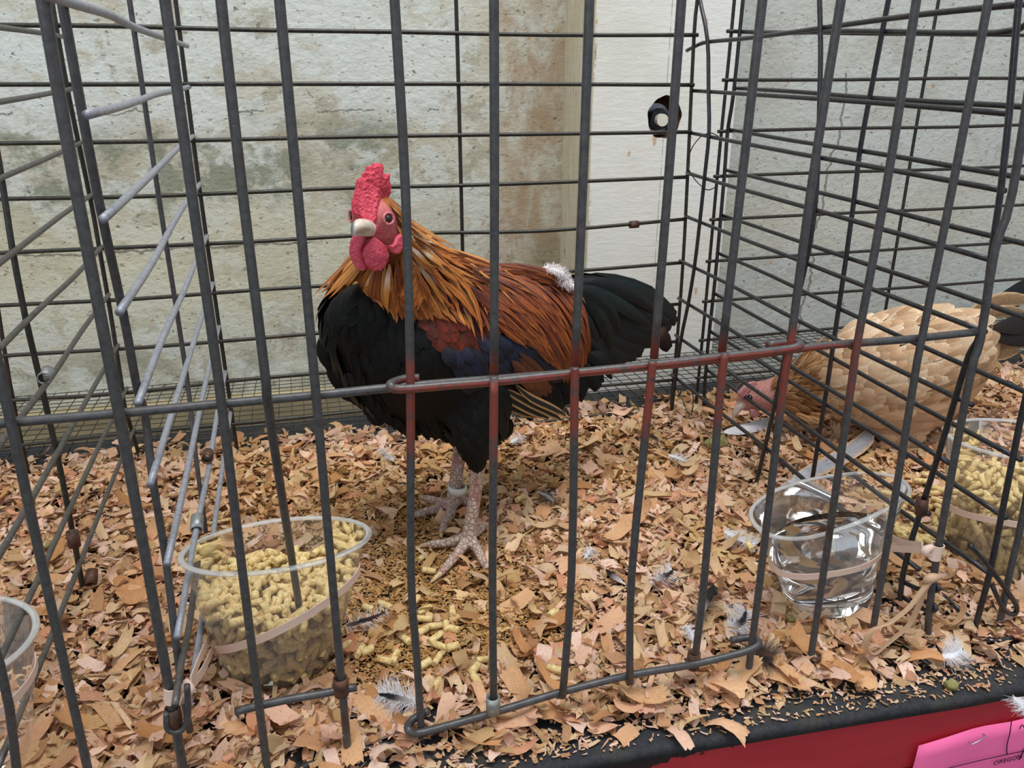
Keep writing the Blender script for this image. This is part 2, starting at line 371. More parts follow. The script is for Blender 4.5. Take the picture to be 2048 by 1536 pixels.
def board(name, z0, z1, dy):
    V, F = [], []
    for x in xs:
        e = edgeY(x)+.0025+dy; V += [(x, e, z1), (x, e, z0), (x, e+.02, z0), (x, e+.02, z1)]
    for i in range(len(xs)-1):
        for k in range(4): F.append((i*4+k, i*4+(k+1) % 4, (i+1)*4+(k+1) % 4, (i+1)*4+k))
    return mk(name, V, F, M_red, bench, smooth=False)
board('front_board', -.048, -.0078, 0); board('lower_board', -.16, -.0485, .004)
for x in (-1.2, .5, 2.0):
    for y in (.38, .74): V, F = box(x-.03, x+.03, y-.03, y+.03, -.75, -.04); mk('leg', V, F, M_red, bench, smooth=False)
# hardware cloth behind the mat
wm = []
yy = .735
g = []
for i, x in enumerate(np.arange(-1.0, 1.7, .0127)): g.append(tube_geo([(x, .74, .0022), (x+.001*math.sin(i), .86, .0025-.004*abs(math.sin(i*.13))), (x, .955, -.004)], .0005, 4))
for i, y in enumerate(np.arange(.745, .96, .0127)): g.append(tube_geo([(x, y, .0032-max(0, y-.86)*.06) for x in np.linspace(-1, 1.7, 12)], .0005, 4))
M_hc = mat_wire('hardware_cloth', '2b2b2a', '4c4a45')
tag(mk('wire_mesh_floor', *join_geo(g), M_hc, loc=(.3, .85, 0)), 'fine square wire mesh bridging the gap between bench and wall', 'wire mesh')

# ------------------------------------------------------------ cages
X1, X2, X3, X0p, YB, YF = -.072, .359, .396, -.153, .7216, .344
M_front = mat_wire('front_bar_metal', '454446', '5c5b5c', red=True, rough=.42)
M_back = mat_wire('back_wire_metal', '262521', '3d3c37')
M_pale = mat_wire('pale_wire_metal', '6d7079', '8f929b', pale='a3a6b0', rough=.5)  # lighter noise-mottled grey, used on the rooster cage's left partition
M_mid = mat_wire('partition_wire_metal', '262629', '3c3d42', rough=.3)
M_lefty = mat_wire('left_wire_metal', '4a4845', '66635f', rough=.45)
M_fer = mat_simple('rusty_ferrule', '3e322c', '6f4a38', 200, .55, .5, .4, .3)
M_ferg = mat_simple('grey_ferrule', '7d7f80', 'a4a8a8', 200, .45, .5, .5, .2)
def jit(a): return (random.random()-.5)*2*a
def wavy(p, q, n, a):
    p, q = Vector(p), Vector(q); out = []
    for i in range(n+1):
        v = p.lerp(q, i/n)
        if 0 < i < n: v += Vector((jit(a), jit(a), jit(a)))
        out.append(v)
    return spline(out, 3)
def ferrule(parent, c, d=(0, 0, 1), r=.0037, h=.0105, mat=None):
    c = Vector(c); d = Vector(d).normalized(); a = d.orthogonal().normalized(); b = d.cross(a); V, F = [], []; n = 16
    for rr, hh in ((r, -h/2), (r*1.04, 0), (r, h/2), (r-.0008, h/2), (r-.0008, -h/2)):
        for k in range(n):
            th = 2*math.pi*k/n; V.append(c+d*hh+(a*math.cos(th)+b*math.sin(th))*rr)
    for i in range(5):
        for k in range(n): F.append((i*n+k, i*n+(k+1) % n, ((i+1) % 5)*n+(k+1) % n, ((i+1) % 5)*n+k))
    return mk('ferrule', V, F, mat or M_fer, parent)
def F_(pts, Y=YF): return [ony(x, y, Y) for x, y in pts]

front = tag(empty('barred_cage_panel', (.12, YF, 0)), 'dark grey barred front of the cages with one long horizontal rail', 'cage panel')
RB = .00205
def bar(pts, Y=YF, r=RB, ext=True, parent=front, zend=None):
    P = F_(pts, Y)
    if ext: d = (P[0]-P[1]).normalized(); P = [P[0]+d*.06]+P
    if zend is not None:
        d = (P[-1]-P[-2]).normalized(); P.append(P[-1]+d*((zend-P[-1].z)/d.z))
    return tube('bar', spline(P, 3), r, M_front, parent, 10)
bar([(-78, 384), (5, 768), (89, 1152), (175, 1536)], zend=.002)
bar([(-290, 384), (-150, 900), (0, 1330), (33, 1536)], Y=YF-.001, ext=False, zend=.002)
bar([(85, 0), (153, 384), (227, 768), (298, 1152), (366, 1536)], r=.0023, zend=.002)
bar([(330, 0), (383, 384), (438, 768), (486, 1152), (534, 1536)], zend=.002)
# this bar is pushed inwards and ends in the feed cup
P = F_([(442, -60), (442, 0), (485, 384), (529, 740)])+[ony(536, 810, YF+.004), ony(562, 980, YF+.022), ony(589, 1152, .398), ony(606, 1262, .41)]
tube('bar', spline(P, 4), RB, M_front, front, 10)
bar([(559, 0), (595, 384), (630, 768), (664, 1152), (682, 1350), (698, 1524)], zend=.002)
bar([(789, 0), (811, 384), (821, 768), (822, 1152), (834, 1320), (844, 1488)], zend=.002)
for pts in ([(988, 0), (989, 384), (988, 752)], [(1179, 0), (1165, 384), (1150, 736)], [(1363, 0), (1335, 384), (1308, 716)], [(1525, 0), (1481, 384), (1444, 704)]): bar(pts, Y=YF+.001)
bar([(1682, 0), (1621, 384), (1581, 690), (1567, 768), (1521, 1152), (1500, 1318)], zend=.003)
bar([(1833, 0), (1771, 384), (1714, 690), (1703, 768), (1646, 1152), (1622, 1312)], zend=.003)
bar([(1977, 0), (1903, 384), (1841, 690), (1827, 768), (1764, 1152), (1746, 1258)])
bar([(2085, 0), (2025, 384), (1990, 500), (1961, 680), (1937, 768), (1867, 1152), (1855, 1285)], Y=YF+.002, r=.0022)
tube('rail', spline(F_([(-400, 872), (-120, 858), (20, 845), (245, 826), (440, 808), (640, 790), (820, 772), (1150, 746), (1450, 718), (1640, 692), (1800, 680), (1962, 663)], YF+.0035), 3), .0021, M_front, front, 10)
for x, y, m_ in ((682, 1372, None), (1387, 1320, None), (1628, 1322, None), (1855, 1288, None)): ferrule(front, ony(x, y, YF), mat=m_)
ferrule(front, ony(348, 1435, YF), h=.012)
tube('hook', spline(F_([(374, 1370), (376, 1430), (368, 1456), (350, 1464), (334, 1456), (333, 1425)], YF-.003), 5), .0015, M_front, front, 8)
tube('rail', spline([ony(470, 1423, YF+.006), ony(560, 1402, YF+.006), ony(640, 1388, YF+.006), ony(714, 1374, YF+.006)], 4), .0021, M_front, front, 10)
tube('rail', spline([onz(x, y, .003) for x, y in ((600, 1535), (700, 1505), (900, 1460), (1000, 1437), (1150, 1405), (1260, 1385), (1400, 1352), (1560, 1322), (1700, 1312), (1880, 1290))], 3), .0018, M_back, front, 8)

door = tag(empty('cage_door', (.12, YF-.004, .01)), 'hinged lower cage door of four bars, red paint worn along its top rail', 'cage door')
YD = YF-.0035
P = [ony(838, 757, YF+.005), ony(815, 757, YF+.006), ony(790, 764, YF+.003), ony(781, 771, YD+.001)]+F_([(800, 778), (900, 770), (988, 763), (1150, 746), (1305, 730), (1450, 713), (1560, 700), (1596, 693)], YD)+[ony(1600, 688, YF), ony(1590, 685, YF+.005), ony(1535, 690, YF+.006)]
tube('top_rail', spline(P, 4), .0021, M_front, door, 10)
P = [ony(857, 1422, YF+.004), ony(835, 1433, YF+.005), ony(818, 1447, YF+.002), ony(817, 1460, YD)]+F_([(835, 1466), (900, 1450), (988, 1425), (1130, 1382), (1262, 1350), (1380, 1330), (1480, 1306), (1512, 1293)], YD)+[ony(1517, 1283, YF), ony(1500, 1275, YF+.005), ony(1462, 1281, YF+.006)]
tube('bottom_rail', spline(P, 4), .0021, M_front, door, 10)
for pts in ([(988, 753), (987, 900), (985, 1152), (988, 1405)], [(1150, 736), (1149, 790), (1143, 1152), (1126, 1396)], [(1305, 722), (1299, 790), (1263, 1152), (1261, 1368)], [(1450, 706), (1440, 790), (1409, 1152), (1393, 1308)]):
    P = F_(pts, YD-.0035); P[-1] = P[-1]+Vector((0, .001, 0)); tube('bar', spline(P, 3), RB, M_front, door, 10)
ferrule(door, ony(986, 1409, YD-.002), mat=M_ferg)

def gridpanel(name, label, verts_, hz, mv, mh=None, rv=.0017, loc=None, group=None):
    t = tag(empty(name, loc), label, 'cage panel', group)
    for P in verts_: tube('wire', spline(P, 3), rv, mv, t, 8)
    for P in hz: tube('wire', spline(P, 3), rv, mh or mv, t, 8)
    return t
def backwire(pts, Y): return [ony(x, y, Y) for x, y in pts]
H = [[(-260, 44), (0, 50), (220, 52), (512, 60), (800, 64), (1100, 70), (1396, 70)],
     [(-260, 168), (0, 169), (512, 168), (1024, 168), (1388, 170)],
     [(-260, 292), (0, 287), (300, 283), (512, 278), (800, 272), (1100, 268), (1383, 264)],
     [(-260, 408), (0, 398), (250, 394), (512, 384), (700, 376), (1024, 368), (1375, 354)],
     [(-260, 520), (0, 506), (270, 494), (512, 483), (800, 467), (1090, 462), (1371, 438)],
     [(-260, 628), (0, 611), (270, 598), (512, 580), (800, 563), (1110, 545), (1367, 525)],
     [(-260, 732), (0, 712), (270, 696), (512, 677), (900, 644), (1360, 608)],
     [(-260, 825), (20, 801), (250, 786), (512, 757), (900, 725), (1354, 683)],
     [(-260, 918), (0, 895), (240, 868), (512, 844), (785, 815), (1110, 780), (1347, 760)],
     [(-260, 1000), (0, 972), (250, 948), (512, 918), (660, 898), (730, 890), (1100, 842), (1230, 829), (1318, 830)]]
def ext_up(P): d = (P[0]-P[1]).normalized(); return [P[0]+d*.08]+P
vv = [ext_up(backwire(p, YB+.0034)) for p in ([(351, 0), (400, 384), (453, 755), (475, 905)], [(912, 0), (917, 170), (925, 495), (930, 760), (932, 872)], [(1397, -20), (1388, 72), (1375, 354), (1366, 525), (1354, 683), (1340, 832)], [(-100, 0), (-40, 384), (20, 768), (60, 960)])]
cb = gridpanel('cage_back_panel', 'dark wire grid panel behind the rooster, in front of the concrete wall', vv, [backwire(p, YB) for p in H], M_back, loc=(.14, YB, 0))
fr = ony(1268, 449, YB); ferrule(cb, fr, (1, 0, .04), .0034, .0085)
# right coop's back panel
HR = []
for k in range(1, 10):
    z = .0405*k+(.004 if k > 7 else 0); a = Vector((.3835, YB-.002, z-.001)); b = Vector((1.15, YB-.002, z+.0005)); HR.append(wavy(a, b, 6, .0009))
VR = []
for x in (.388, .602, .815, 1.03): VR.append(wavy((x+jit(.002), YB+.001, .46), (x, YB+.001, .002), 5, .0008))
gridpanel('cage_back_panel', 'thin dark wire grid panel behind the buff hen', VR, HR, M_back, rv=.0016, loc=(.7, YB, 0))

# partitions: vertical wires at the rear, middle and front; horizontals run front to back
def partition(label, X, zs, yr, ymids, yfs, mh, mv, rv, pts_v=(), group=None):
    t = tag(empty('cage_partition', (X, .53, 0)), label, 'cage panel', group)
    for z, yf in zip(zs, yfs):
        P = wavy((X+jit(.001), yf, z), (X+jit(.001), yr, z+jit(.002)+.001), 4, .0009); tube('wire', P, rv, mh, t, 8)
    for i, P in enumerate(pts_v): tube('wire', spline(P, 3), rv+.0001 if rv < .00175 or i != 1 else .00145, mv, t, 8)
    return t
# main coop's left partition, wires in a lighter mottled grey
zs = [.322, .284, .246, .205, .166, .125, .085, .045]
t1 = partition('left partition of the rooster cage, its wires pale grey', X1, zs, YB+.003, (), [.3475, .3465, .3505, .353, .354, .353, .352, .35], M_pale, M_front, .0018,
    [[onx(x, y, X1-.0034) for x, y in ((112, -60), (125, 10), (194, 384), (245, 620), (275, 780), (290, 830), (307, 970), (332, 1120), (360, 1352), (380, 1462))],
     [onx(x, y, X1-.0032) for x, y in ((250, -60), (259, 0), (316, 384), (373, 750), (390, 900), (412, 1065))]])
tube('wire', spline([onx(90, -12, X1), onx(150, 8, X1), onx(220, 30, X1), onx(270, 55, X1), onx(335, 78, X1), onx(374, 92, X1)], 4), .002, M_pale, t1, 8)
ferrule(t1, onx(415, 912, X1), (0, 1, .0)); ferrule(t1, onx(394, 1047, X1), (0, .9, .3), mat=M_ferg)
tube('wire', spline([onx(350, 1410, X1), onx(362, 1330, X1), onx(377, 1260, X1), onx(388, 1180, X1), onx(400, 1090, X1)], 4), .0017, M_lefty, t1, 8)
t0 = partition('far left partition wire grid of the neighbouring empty cage', X0p, [.319, .281, .242, .201, .160, .119, .079, .04], YB, (), [.33]*8, M_lefty, M_back, .0017,
    [[onx(x, y, X0p-.003) for x, y in ((-58, 0), (2, 350), (25, 500), (52, 640), (82, 768), (125, 960), (165, 1172))],
     [onx(x, y, X0p-.003) for x, y in ((104, 0), (110, 40), (137, 190), (181, 399), (200, 505), (220, 620), (243, 768), (250, 815), (286, 935))]])
tube('wire', spline([onx(-90, 44, X0p), onx(0, 55, X0p), onx(70, 64, X0p), onx(124, 73, X0p)], 4), .0017, M_lefty, t0, 8)
ferrule(t0, onx(92, 750, X0p), (0, 1, .1), mat=M_ferg, r=.004); ferrule(t0, onx(147, 1078, X0p), (0, .1, 1)); ferrule(t0, onx(183, 1155, X0p), (0, .8, .5))
# main coop's right partition
zs = [.317, .279, .243, .204, .162, .122, .084, .045]
t2 = partition('right partition wire grid between the rooster and the hen', X2, zs, YB+.003, (), [.3655, .3595, .3575, .352, .349, .356, .363, .362], M_mid, M_mid, .00165,
    [[onx(x, y, X2-.0028) for x, y in ((1395, -40), (1400, 0), (1415, 80), (1417, 180), (1418, 265), (1409, 355), (1400, 440), (1390, 525), (1377, 605), (1360, 690), (1342, 830))],
     [onx(x, y, X2-.0028) for x, y in ((1638, -30), (1641, 80), (1640, 170), (1633, 384), (1615, 512), (1590, 620), (1568, 720), (1545, 830), (1508, 985))],
     [onx(x, y, X2-.003) for x, y in ((2050, -60), (2038, 0), (2018, 230), (2001, 384), (1984, 500), (1962, 660), (1938, 710), (1913, 790), (1880, 900), (1848, 1000))],
     [onx(x, y, X2-.003) for x, y in ((1842, 1020), (1822, 1085), (1806, 1150), (1800, 1200))]])
tube('wire', spline([onx(x, y, X2) for x, y in ((1374, 101), (1392, 92), (1415, 84), (1480, 78), (1560, 68), (1700, 48), (1850, 28), (2048, 8))], 3), .0017, M_mid, t2, 8)
ferrule(t2, onx(1843, 1012, X2-.003), (0, .1, 1))
tube('wire', spline([onz(x, y, .004) for x, y in ((1345, 829), (1385, 845), (1440, 900), (1500, 985), (1540, 1040), (1700, 1200), (1860, 1330))], 4), .0016, M_mid, t2, 8)
tube('tie_wire', spline([onx(x, y, X2-.001) for x, y in ((1436, 272), (1420, 266), (1400, 275), (1382, 300), (1376, 330), (1385, 352), (1400, 370), (1415, 380), (1430, 375))], 4), .0005, M_back, t2, 6)
tube('tie_wire', spline([onx(x, y, X2-.001) for x, y in ((1352, 775), (1365, 800), (1376, 828), (1384, 825), (1386, 795), (1380, 770))], 4), .0005, M_back, t2, 6)
# hen coop's left partition, close behind it
zs = [.318, .281, .247, .206, .166, .126, .087, .047, .01]
t3 = partition('second partition of the hen cage, just right of the rooster cage', X3, zs, YB, (), [.30, .31, .335, .33, .335, .343, .3435, .343, .35], M_mid, M_mid, .0017,
    [[onx(x, y, X3-.0028) for x, y in ((1494, -60), (1486, 0), (1468, 180), (1455, 265), (1448, 360), (1430, 560), (1415, 700), (1405, 848))],
     [onx(x, y, X3-.0028) for x, y in ((1790, -60), (1777, 0), (1745, 165), (1720, 300), (1710, 384), (1690, 530), (1665, 700), (1655, 768), (1625, 955))],
     [onx(x, y, X3-.003) for x, y in ((2110, 560), (2048, 810), (2033, 880), (2003, 1030), (1978, 1152), (1948, 1262))]])
tube('wire', spline([onx(x, y, X3) for x, y in ((1458, 62), (1560, 66), (1700, 62), (1990, 66), (2060, 40))], 3), .0018, M_mid, t3, 8)
tube('wire', spline([onz(x, y, .005) for x, y in ((1400, 850), (1480, 900), (1560, 970), (1700, 1090), (1830, 1190), (1960, 1275), (2025, 1275))], 3), .0016, M_mid, t3, 8)
# right neighbour's front bar with its corner hook
f2 = tag(empty('barred_cage_panel', (.43, YF, 0)), 'front corner bar and bent hooks of the hen cage at the right edge', 'cage panel')
tube('bar', spline(F_([(2130, 560), (2048, 1020), (2018, 1152), (1983, 1330)], YF), 3), RB, M_front, f2, 10)
tube('hook', spline([ony(x, y, YF-.002) for x, y in ((1985, 1172), (2002, 1210), (2015, 1225), (2030, 1227), (2033, 1212), (2020, 1190), (1998, 1160), (1975, 1130), (1940, 1090))], 4), .0016, M_mid, f2, 8)
tube('hook', spline([ony(x, y, YF-.002) for x, y in ((1964, 1270), (1985, 1275), (2015, 1276), (2022, 1270), (2012, 1266), (1990, 1264))], 4), .0015, M_mid, f2, 8)
tube('hook', spline([onx(x, y, X2+.0) for x, y in ((1800, 1160), (1830, 1175), (1862, 1182), (1878, 1178), (1872, 1170), (1850, 1165))], 4), .0015, M_mid, t2, 8)
tube('hook', spline([onx(x, y, X2+.0) for x, y in ((1800, 1190), (1830, 1210), (1858, 1222), (1872, 1218), (1866, 1208), (1850, 1204))], 4), .0015, M_mid, t2, 8)

# ------------------------------------------------------------ bird tools
def dep(p): return (Vector(p)-CAM).dot(FW)
def loft(pts, n=5, seg=20):
    """pts: (px, py, Y, r_px, depth_ratio); round-ended body of elliptical sections"""
    C = [ony(a[0], a[1], a[2]) for a in pts]; r = [a[3]*dep(c)/FPX for a, c in zip(pts, C)]; q = [a[4] if len(a) > 4 else 1 for a in pts]
    S4 = spline([Vector((c.x, c.y, c.z)) for c in C], n); rr = spline([Vector((a, b, 0)) for a, b in zip(r, q)], n)
    d0 = (S4[0]-S4[1]).normalized(); d1 = (S4[-1]-S4[-2]).normalized()
    head = [(S4[0]+d0*rr[0].x*s, rr[0].x*c, rr[0].y) for s, c in ((.98, .2), (.8, .6), (.45, .89))]
    tail = [(S4[-1]+d1*rr[-1].x*s, rr[-1].x*c, rr[-1].y) for s, c in ((.45, .89), (.8, .6), (.98, .2))]
    A = head+[(p, max(k.x, 1e-4), k.y) for p, k in zip(S4, rr)]+tail
    V, F = [], []
    for i, (p, a, k) in enumerate(A):
        t = (A[min(i+1, len(A)-1)][0]-A[max(i-1, 0)][0]).normalized(); b = t.cross(Vector((.1, 1, .1))).normalized(); c = b.cross(t)
        for j in range(seg): th = 2*math.pi*j/seg; V.append(p+b*math.cos(th)*a+c*math.sin(th)*a*k)
    for i in range(len(A)-1):
        for j in range(seg): F.append((i*seg+j, i*seg+(j+1) % seg, (i+1)*seg+(j+1) % seg, (i+1)*seg+j))
    F.append(tuple(range(seg-1, -1, -1))); F.append(tuple((len(A)-1)*seg+j for j in range(seg))); return V, F
def chain3(P, r, seg=10):
    """tube through 3-D points with tapering radii and rounded ends"""
    P = spline(P, 4); k = spline([Vector((a, 0, 0)) for a in r], 4); rs = [max(a.x, 2e-4) for a in k]
    d = (P[-1]-P[-2]).normalized(); P.append(P[-1]+d*rs[-1]*.7); rs.append(rs[-1]*.5); d = (P[0]-P[1]).normalized(); P.insert(0, P[0]+d*rs[0]*.7); rs.insert(0, rs[0]*.5)
    return tube_geo(P, rs, seg)
def fuse(name, geos, voxel, mat, parent, smooth=6, cfn=None, disp=None):
    V, F = join_geo(geos); me = bpy.data.meshes.new('t'); me.from_pydata([tuple(v) for v in V], [], F); o = bpy.data.objects.new('t', me); COL.objects.link(o)
    bm = bmesh.new(); bm.from_mesh(me); bmesh.ops.recalc_face_normals(bm, faces=bm.faces); bm.to_mesh(me); bm.free()
    md = o.modifiers.new('r', 'REMESH'); md.mode = 'VOXEL'; md.voxel_size = voxel
    if smooth: sm = o.modifiers.new('s', 'SMOOTH'); sm.factor = .5; sm.iterations = smooth
    dg = bpy.context.evaluated_depsgraph_get(); ev = o.evaluated_get(dg); m2 = bpy.data.meshes.new_from_object(ev)
    n = len(m2.vertices); co = np.zeros(n*3, dtype=np.float32); m2.vertices.foreach_get('co', co); co = co.reshape(-1, 3)
    if disp:
        no = np.zeros(n*3, dtype=np.float32); m2.vertices.foreach_get('normal', no); no = no.reshape(-1, 3)
        co = co+no*np.array([disp(Vector(c.tolist())) for c in co])[:, None]
    if cfn:
        a = m2.color_attributes.new('col', 'FLOAT_COLOR', 'POINT'); a.data.foreach_set('color', cfn(co).astype(np.float32).ravel())
    off = np.array(wloc(parent)) if parent else np.zeros(3)
    m2.vertices.foreach_set('co', (co-off).astype(np.float32).ravel()); m2.polygons.foreach_set('use_smooth', [True]*len(m2.polygons)); m2.update()
    m2.materials.clear(); m2.materials.append(mat); m2.name = name
    bpy.data.objects.remove(o); r = bpy.data.objects.new(name, m2); COL.objects.link(r)
    if parent: r.parent = parent
    return r
def bvh_of(o):
    L = wloc(o); return BVHTree.FromPolygons([tuple(v.co+L) for v in o.data.vertices], [tuple(p.vertices) for p in o.data.polygons])
PROF = {'hackle': [.3, .75, .95, 1, .85, .55, .06], 'round': [.3, .75, .97, 1, .95, .75, .3], 'quill': [.2, .7, .95, 1, .98, .85, .35], 'thin': [.5, .9, 1, .9, .7, .4, .05]}
def feather_geo(P, N, wid, prof='hackle', camber=.18):
    n = len(P)-1; V, F, U = [], [], []; pr = PROF[prof]
    for i, p in enumerate(P):
        t = i/n; k = t*6; j = min(int(k), 5); wd = wid*(pr[j]+(pr[j+1]-pr[j])*(k-j))*.5
        tg = (P[min(i+1, n)]-P[max(i-1, 0)]).normalized(); s = tg.cross(N[i]); s = s.normalized() if s.length > 1e-6 else Vector((1, 0, 0)); nn = s.cross(tg)
        V += [p-s*wd, p+nn*wd*camber*2, p+s*wd]; U += [(0, t), (.5, t), (1, t)]
    for i in range(n):
        for c in (0, 1): F.append((i*3+c, i*3+c+1, (i+1)*3+c+1, (i+1)*3+c))
    return V, F, U
def guide_at(G, s):
    i = min(int(s), len(G)-2); f = s-i; return [tuple(a[k]*(1-f)+b[k]*f for k in range(len(a))) for a, b in zip(G[i], G[i+1])]
def resample(path, t0, t1, n):
    P = spline([Vector((p[0], p[1], p[2] if len(p) > 2 else 0)) for p in path], 6); L = [0]
    for a, b in zip(P, P[1:]): L.append(L[-1]+(b-a).length)
    out = []
    for i in range(n+1):
        d = (t0+(t1-t0)*i/n)*L[-1]; d = min(max(d, 0), L[-1]-1e-6); j = max(k for k in range(len(L)) if L[k] <= d); j = min(j, len(P)-2)
        out.append(P[j].lerp(P[j+1], (d-L[j])/max(L[j+1]-L[j], 1e-9)))
    return out
def on_body(bv, path, l0, l1, Yend=None):
    """drape an image-space stroke over the body surface"""
    P, N = [], []; lastY = None; n = len(path)-1; lastn = Vector((0, -1, .2))
    for i, q in enumerate(path):
        d = ray(q.x, q.y).normalized(); h = bv.ray_cast(CAM, d); t = i/n
        if h[0] is not None and (lastY is None or abs(h[0].y-lastY) < .02):
            p, nn = h[0], h[1]
            if nn.dot(d) > 0: nn = -nn
            lastY, lastn = p.y, nn
        else:
            if lastY is None: lastY = .56
            p = ony(q.x, q.y, lastY); nn = lastn
        P.append(p+nn*(l0+(l1-l0)*t)); N.append(nn)
    for _ in range(2):
        P = [P[0]]+[(P[i-1]+P[i]*2+P[i+1])/4 for i in range(1, len(P)-1)]+[P[-1]]; N = [N[0]]+[(N[i-1]+N[i]*2+N[i+1]).normalized() for i in range(1, len(N)-1)]+[N[-1]]
    return P, N
def barbs(P, wd, n, mat, name, parent, r=.00013, up=.3, root=0.):
    """a downy tuft: fine barbs springing from both sides of a shaft"""
    g = []; N = len(P)-1
    for i in range(n):
        k = root+(1-root)*random.random(); j = min(int(k*N), N-1); b = P[j].lerp(P[j+1], k*N-j); t = (P[j+1]-P[j]).normalized(); s = t.cross(Vector((0, -.5, .8))).normalized()*random.choice((-1, 1))
        L = wd*.72*(.35+.75*math.sin(math.pi*min(1, .12+k*.8)))*(.25+.95*random.random()); d = (s+t*(.5+jit(.5))+Vector((jit(.3), jit(.3), up*random.random()))).normalized()
        g.append(tube_geo([b, b+d*L*.55+Vector((jit(.0008), jit(.0008), jit(.0006))), b+d*L+Vector((jit(.001), jit(.001), -.0006))], [r, r*.8, r*.3], 3, False))
    return mk(name, *join_geo(g), mat, parent)
def plume(name, bv, G, count, length, wid, mats, parent, prof='hackle', l=(.001, .004), t=(0, .8), jt=6, far=None, camber=.18, order=True, splay=0, strict=False):
    """feathers along flow guides, rooted tailward ones first so each overlaps the next like shingles"""
    ts = sorted([t[0]+(t[1]-t[0])*((i+.5)/count)+jit(.03) for i in range(count)], reverse=True)
    gold = .618034; k = random.random()
    for i, t0 in enumerate(ts):
        k = (k+gold) % 1; s = k*(len(G)-1); path = guide_at(G, s); ox, oy = jit(jt), jit(jt)
        ln = length*(1+jit(.32)); P3 = spline([Vector((p[0], p[1], 0)) for p in path], 6); Ltot = sum((b-a).length for a, b in zip(P3, P3[1:]))
        t1 = t0+ln/Ltot; q = resample(path, max(t0, 0), min(t1, 1), 6)
        q = [Vector((a.x+ox+splay*jit(1)*j/6, a.y+oy, 0)) for j, a in enumerate(q)]
        if strict and bv.ray_cast(CAM, ray(q[0].x, q[0].y).normalized())[0] is None: continue
        if strict and sum(bv.ray_cast(CAM, ray(a.x, a.y).normalized())[0] is None for a in q) > 1: continue
        lift = (1-(t0-t[0])/(t[1]-t[0]+1e-6))*.0025
        P, N = on_body(bv, q, l[0]+lift*.6, l[1]+lift); wm = wid*(1+jit(.2))*dep(P[0])/FPX
        V, F, U = feather_geo(P, N, wm, prof, camber)
        mk(name, V, F, random.choice(mats), parent, uvs=U)
        if far is not None: far.append((V, F, U, 0))
def mirror_pts(V, A, B):
    """reflect across the bird's vertical mid-plane through A and B (x, y)"""
    d = Vector((B[0]-A[0], B[1]-A[1], 0)).normalized(); n = Vector((-d.y, d.x, 0)); a = Vector((A[0], A[1], 0))
    return [v-n*2*(v-a).dot(n) for v in V]
def far_side(name, far, mat, parent, A, B, bv=None, avoid=None):
    V, F, U = [], [], []
    for v, f, u, _ in far:
        v2 = mirror_pts(v, A, B)
        if bv:    # settle every mirrored feather on the far flank
            w2 = []
            for i, p in enumerate(v2):
                h = bv.find_nearest(p); w2.append(h[0].lerp(p, .25)+h[1]*(.003+.004*(i//3)/6))
            v2 = w2
        if avoid and any(avoid(p) for p in v2): continue
        o = len(V); V += v2; F += [tuple(i+o for i in reversed(q)) for q in f]; U += u
    tag(mk(name, V, F, mat, parent, uvs=U), kind='stuff')
def outline_solid(name, pts, Y, th, voxel, mat, parent, tilt=0, smooth=8, disp=None, cfn=None, dome=0.):
    """a fleshy lobe: outline in its own plane, real thickness, rounded edges. pts px at depth Y (or per point)"""
    P = [ony(a[0], a[1], (a[2] if len(a) > 2 else Y)) for a in pts]; n = len(P); c = sum(P, Vector())/n
    nn = Vector((0, 0, 0))
    for i in range(n): nn += (P[i]-c).cross(P[(i+1) % n]-c)
    nn.normalize(); V, F = [], []
    for s in (-1, 1):
        for p in P: V.append(p+nn*s*th*.5)
    for i in range(n): F.append((i, (i+1) % n, n+(i+1) % n, n+i))
    V.append(c-nn*(th*.5+dome)); V.append(c+nn*(th*.5+dome)); a, b = 2*n, 2*n+1
    for i in range(n): F.append((a, (i+1) % n, i)); F.append((b, n+i, n+(i+1) % n))
    return fuse(name, [(V, F)], voxel, mat, parent, smooth, cfn, disp)

def mat_flesh(name, c1, c2, bump=.5, scale=700, spec=.45):
    m = MT(name, .42, spec); p = m.pos(); n = m.noise(p, scale, 3, .6)
    m.base(m.ramp(n, [(.3, c1), (.65, c2)])); m.bump(n, bump, .0012)
    m.b.inputs['Subsurface Weight'].default_value = .12; m.b.inputs['Subsurface Radius'].default_value = (.004, .0015, .001); m.b.inputs['Subsurface Scale'].default_value = .6; return m.m
def mat_vcol(name, rough=.6, scale=500, bump=.4, cells=None):
    m = MT(name, rough, .35); at = m.n('ShaderNodeAttribute', _attribute_name='col'); c = at.outputs['Color']
    n = m.noise(m.pos(), scale, 3)
    m.base(m.mix(m.ramp(n, [(.35, .35), (.6, 0.)]), c, m.mix(1., c, '8a7f78', 'MULTIPLY'))); m.bump(n, bump, .0008); return m.m
def mat_scale_leg(name, c1, c2, line, pink):
    """overlapping plate scales of a bird's shank and toes"""
    m = MT(name, .5, .4); p = m.pos(scale=(1, 1, .75)); v = m.n('ShaderNodeTexVoronoi', _feature='DISTANCE_TO_EDGE', Scale=300.); m.l(p, v.inputs['Vector'])
    c = m.ramp(m.noise(m.pos(), 150, 3), [(.3, c1), (.65, c2)])
    c = m.mix(m.ramp(m.noise(m.pos(scale=(1, 1, .3)), 110, 2), [(.52, 0.), (.62, .6)]), c, pink)
    c = m.mix(m.ramp(v.outputs[0], [(.03, .75), (.12, 0.)]), c, line); m.base(c)
    m.bump(m.ramp(v.outputs[0], [(0., 0.), (.2, 1.)]), .6, .0008); return m.m

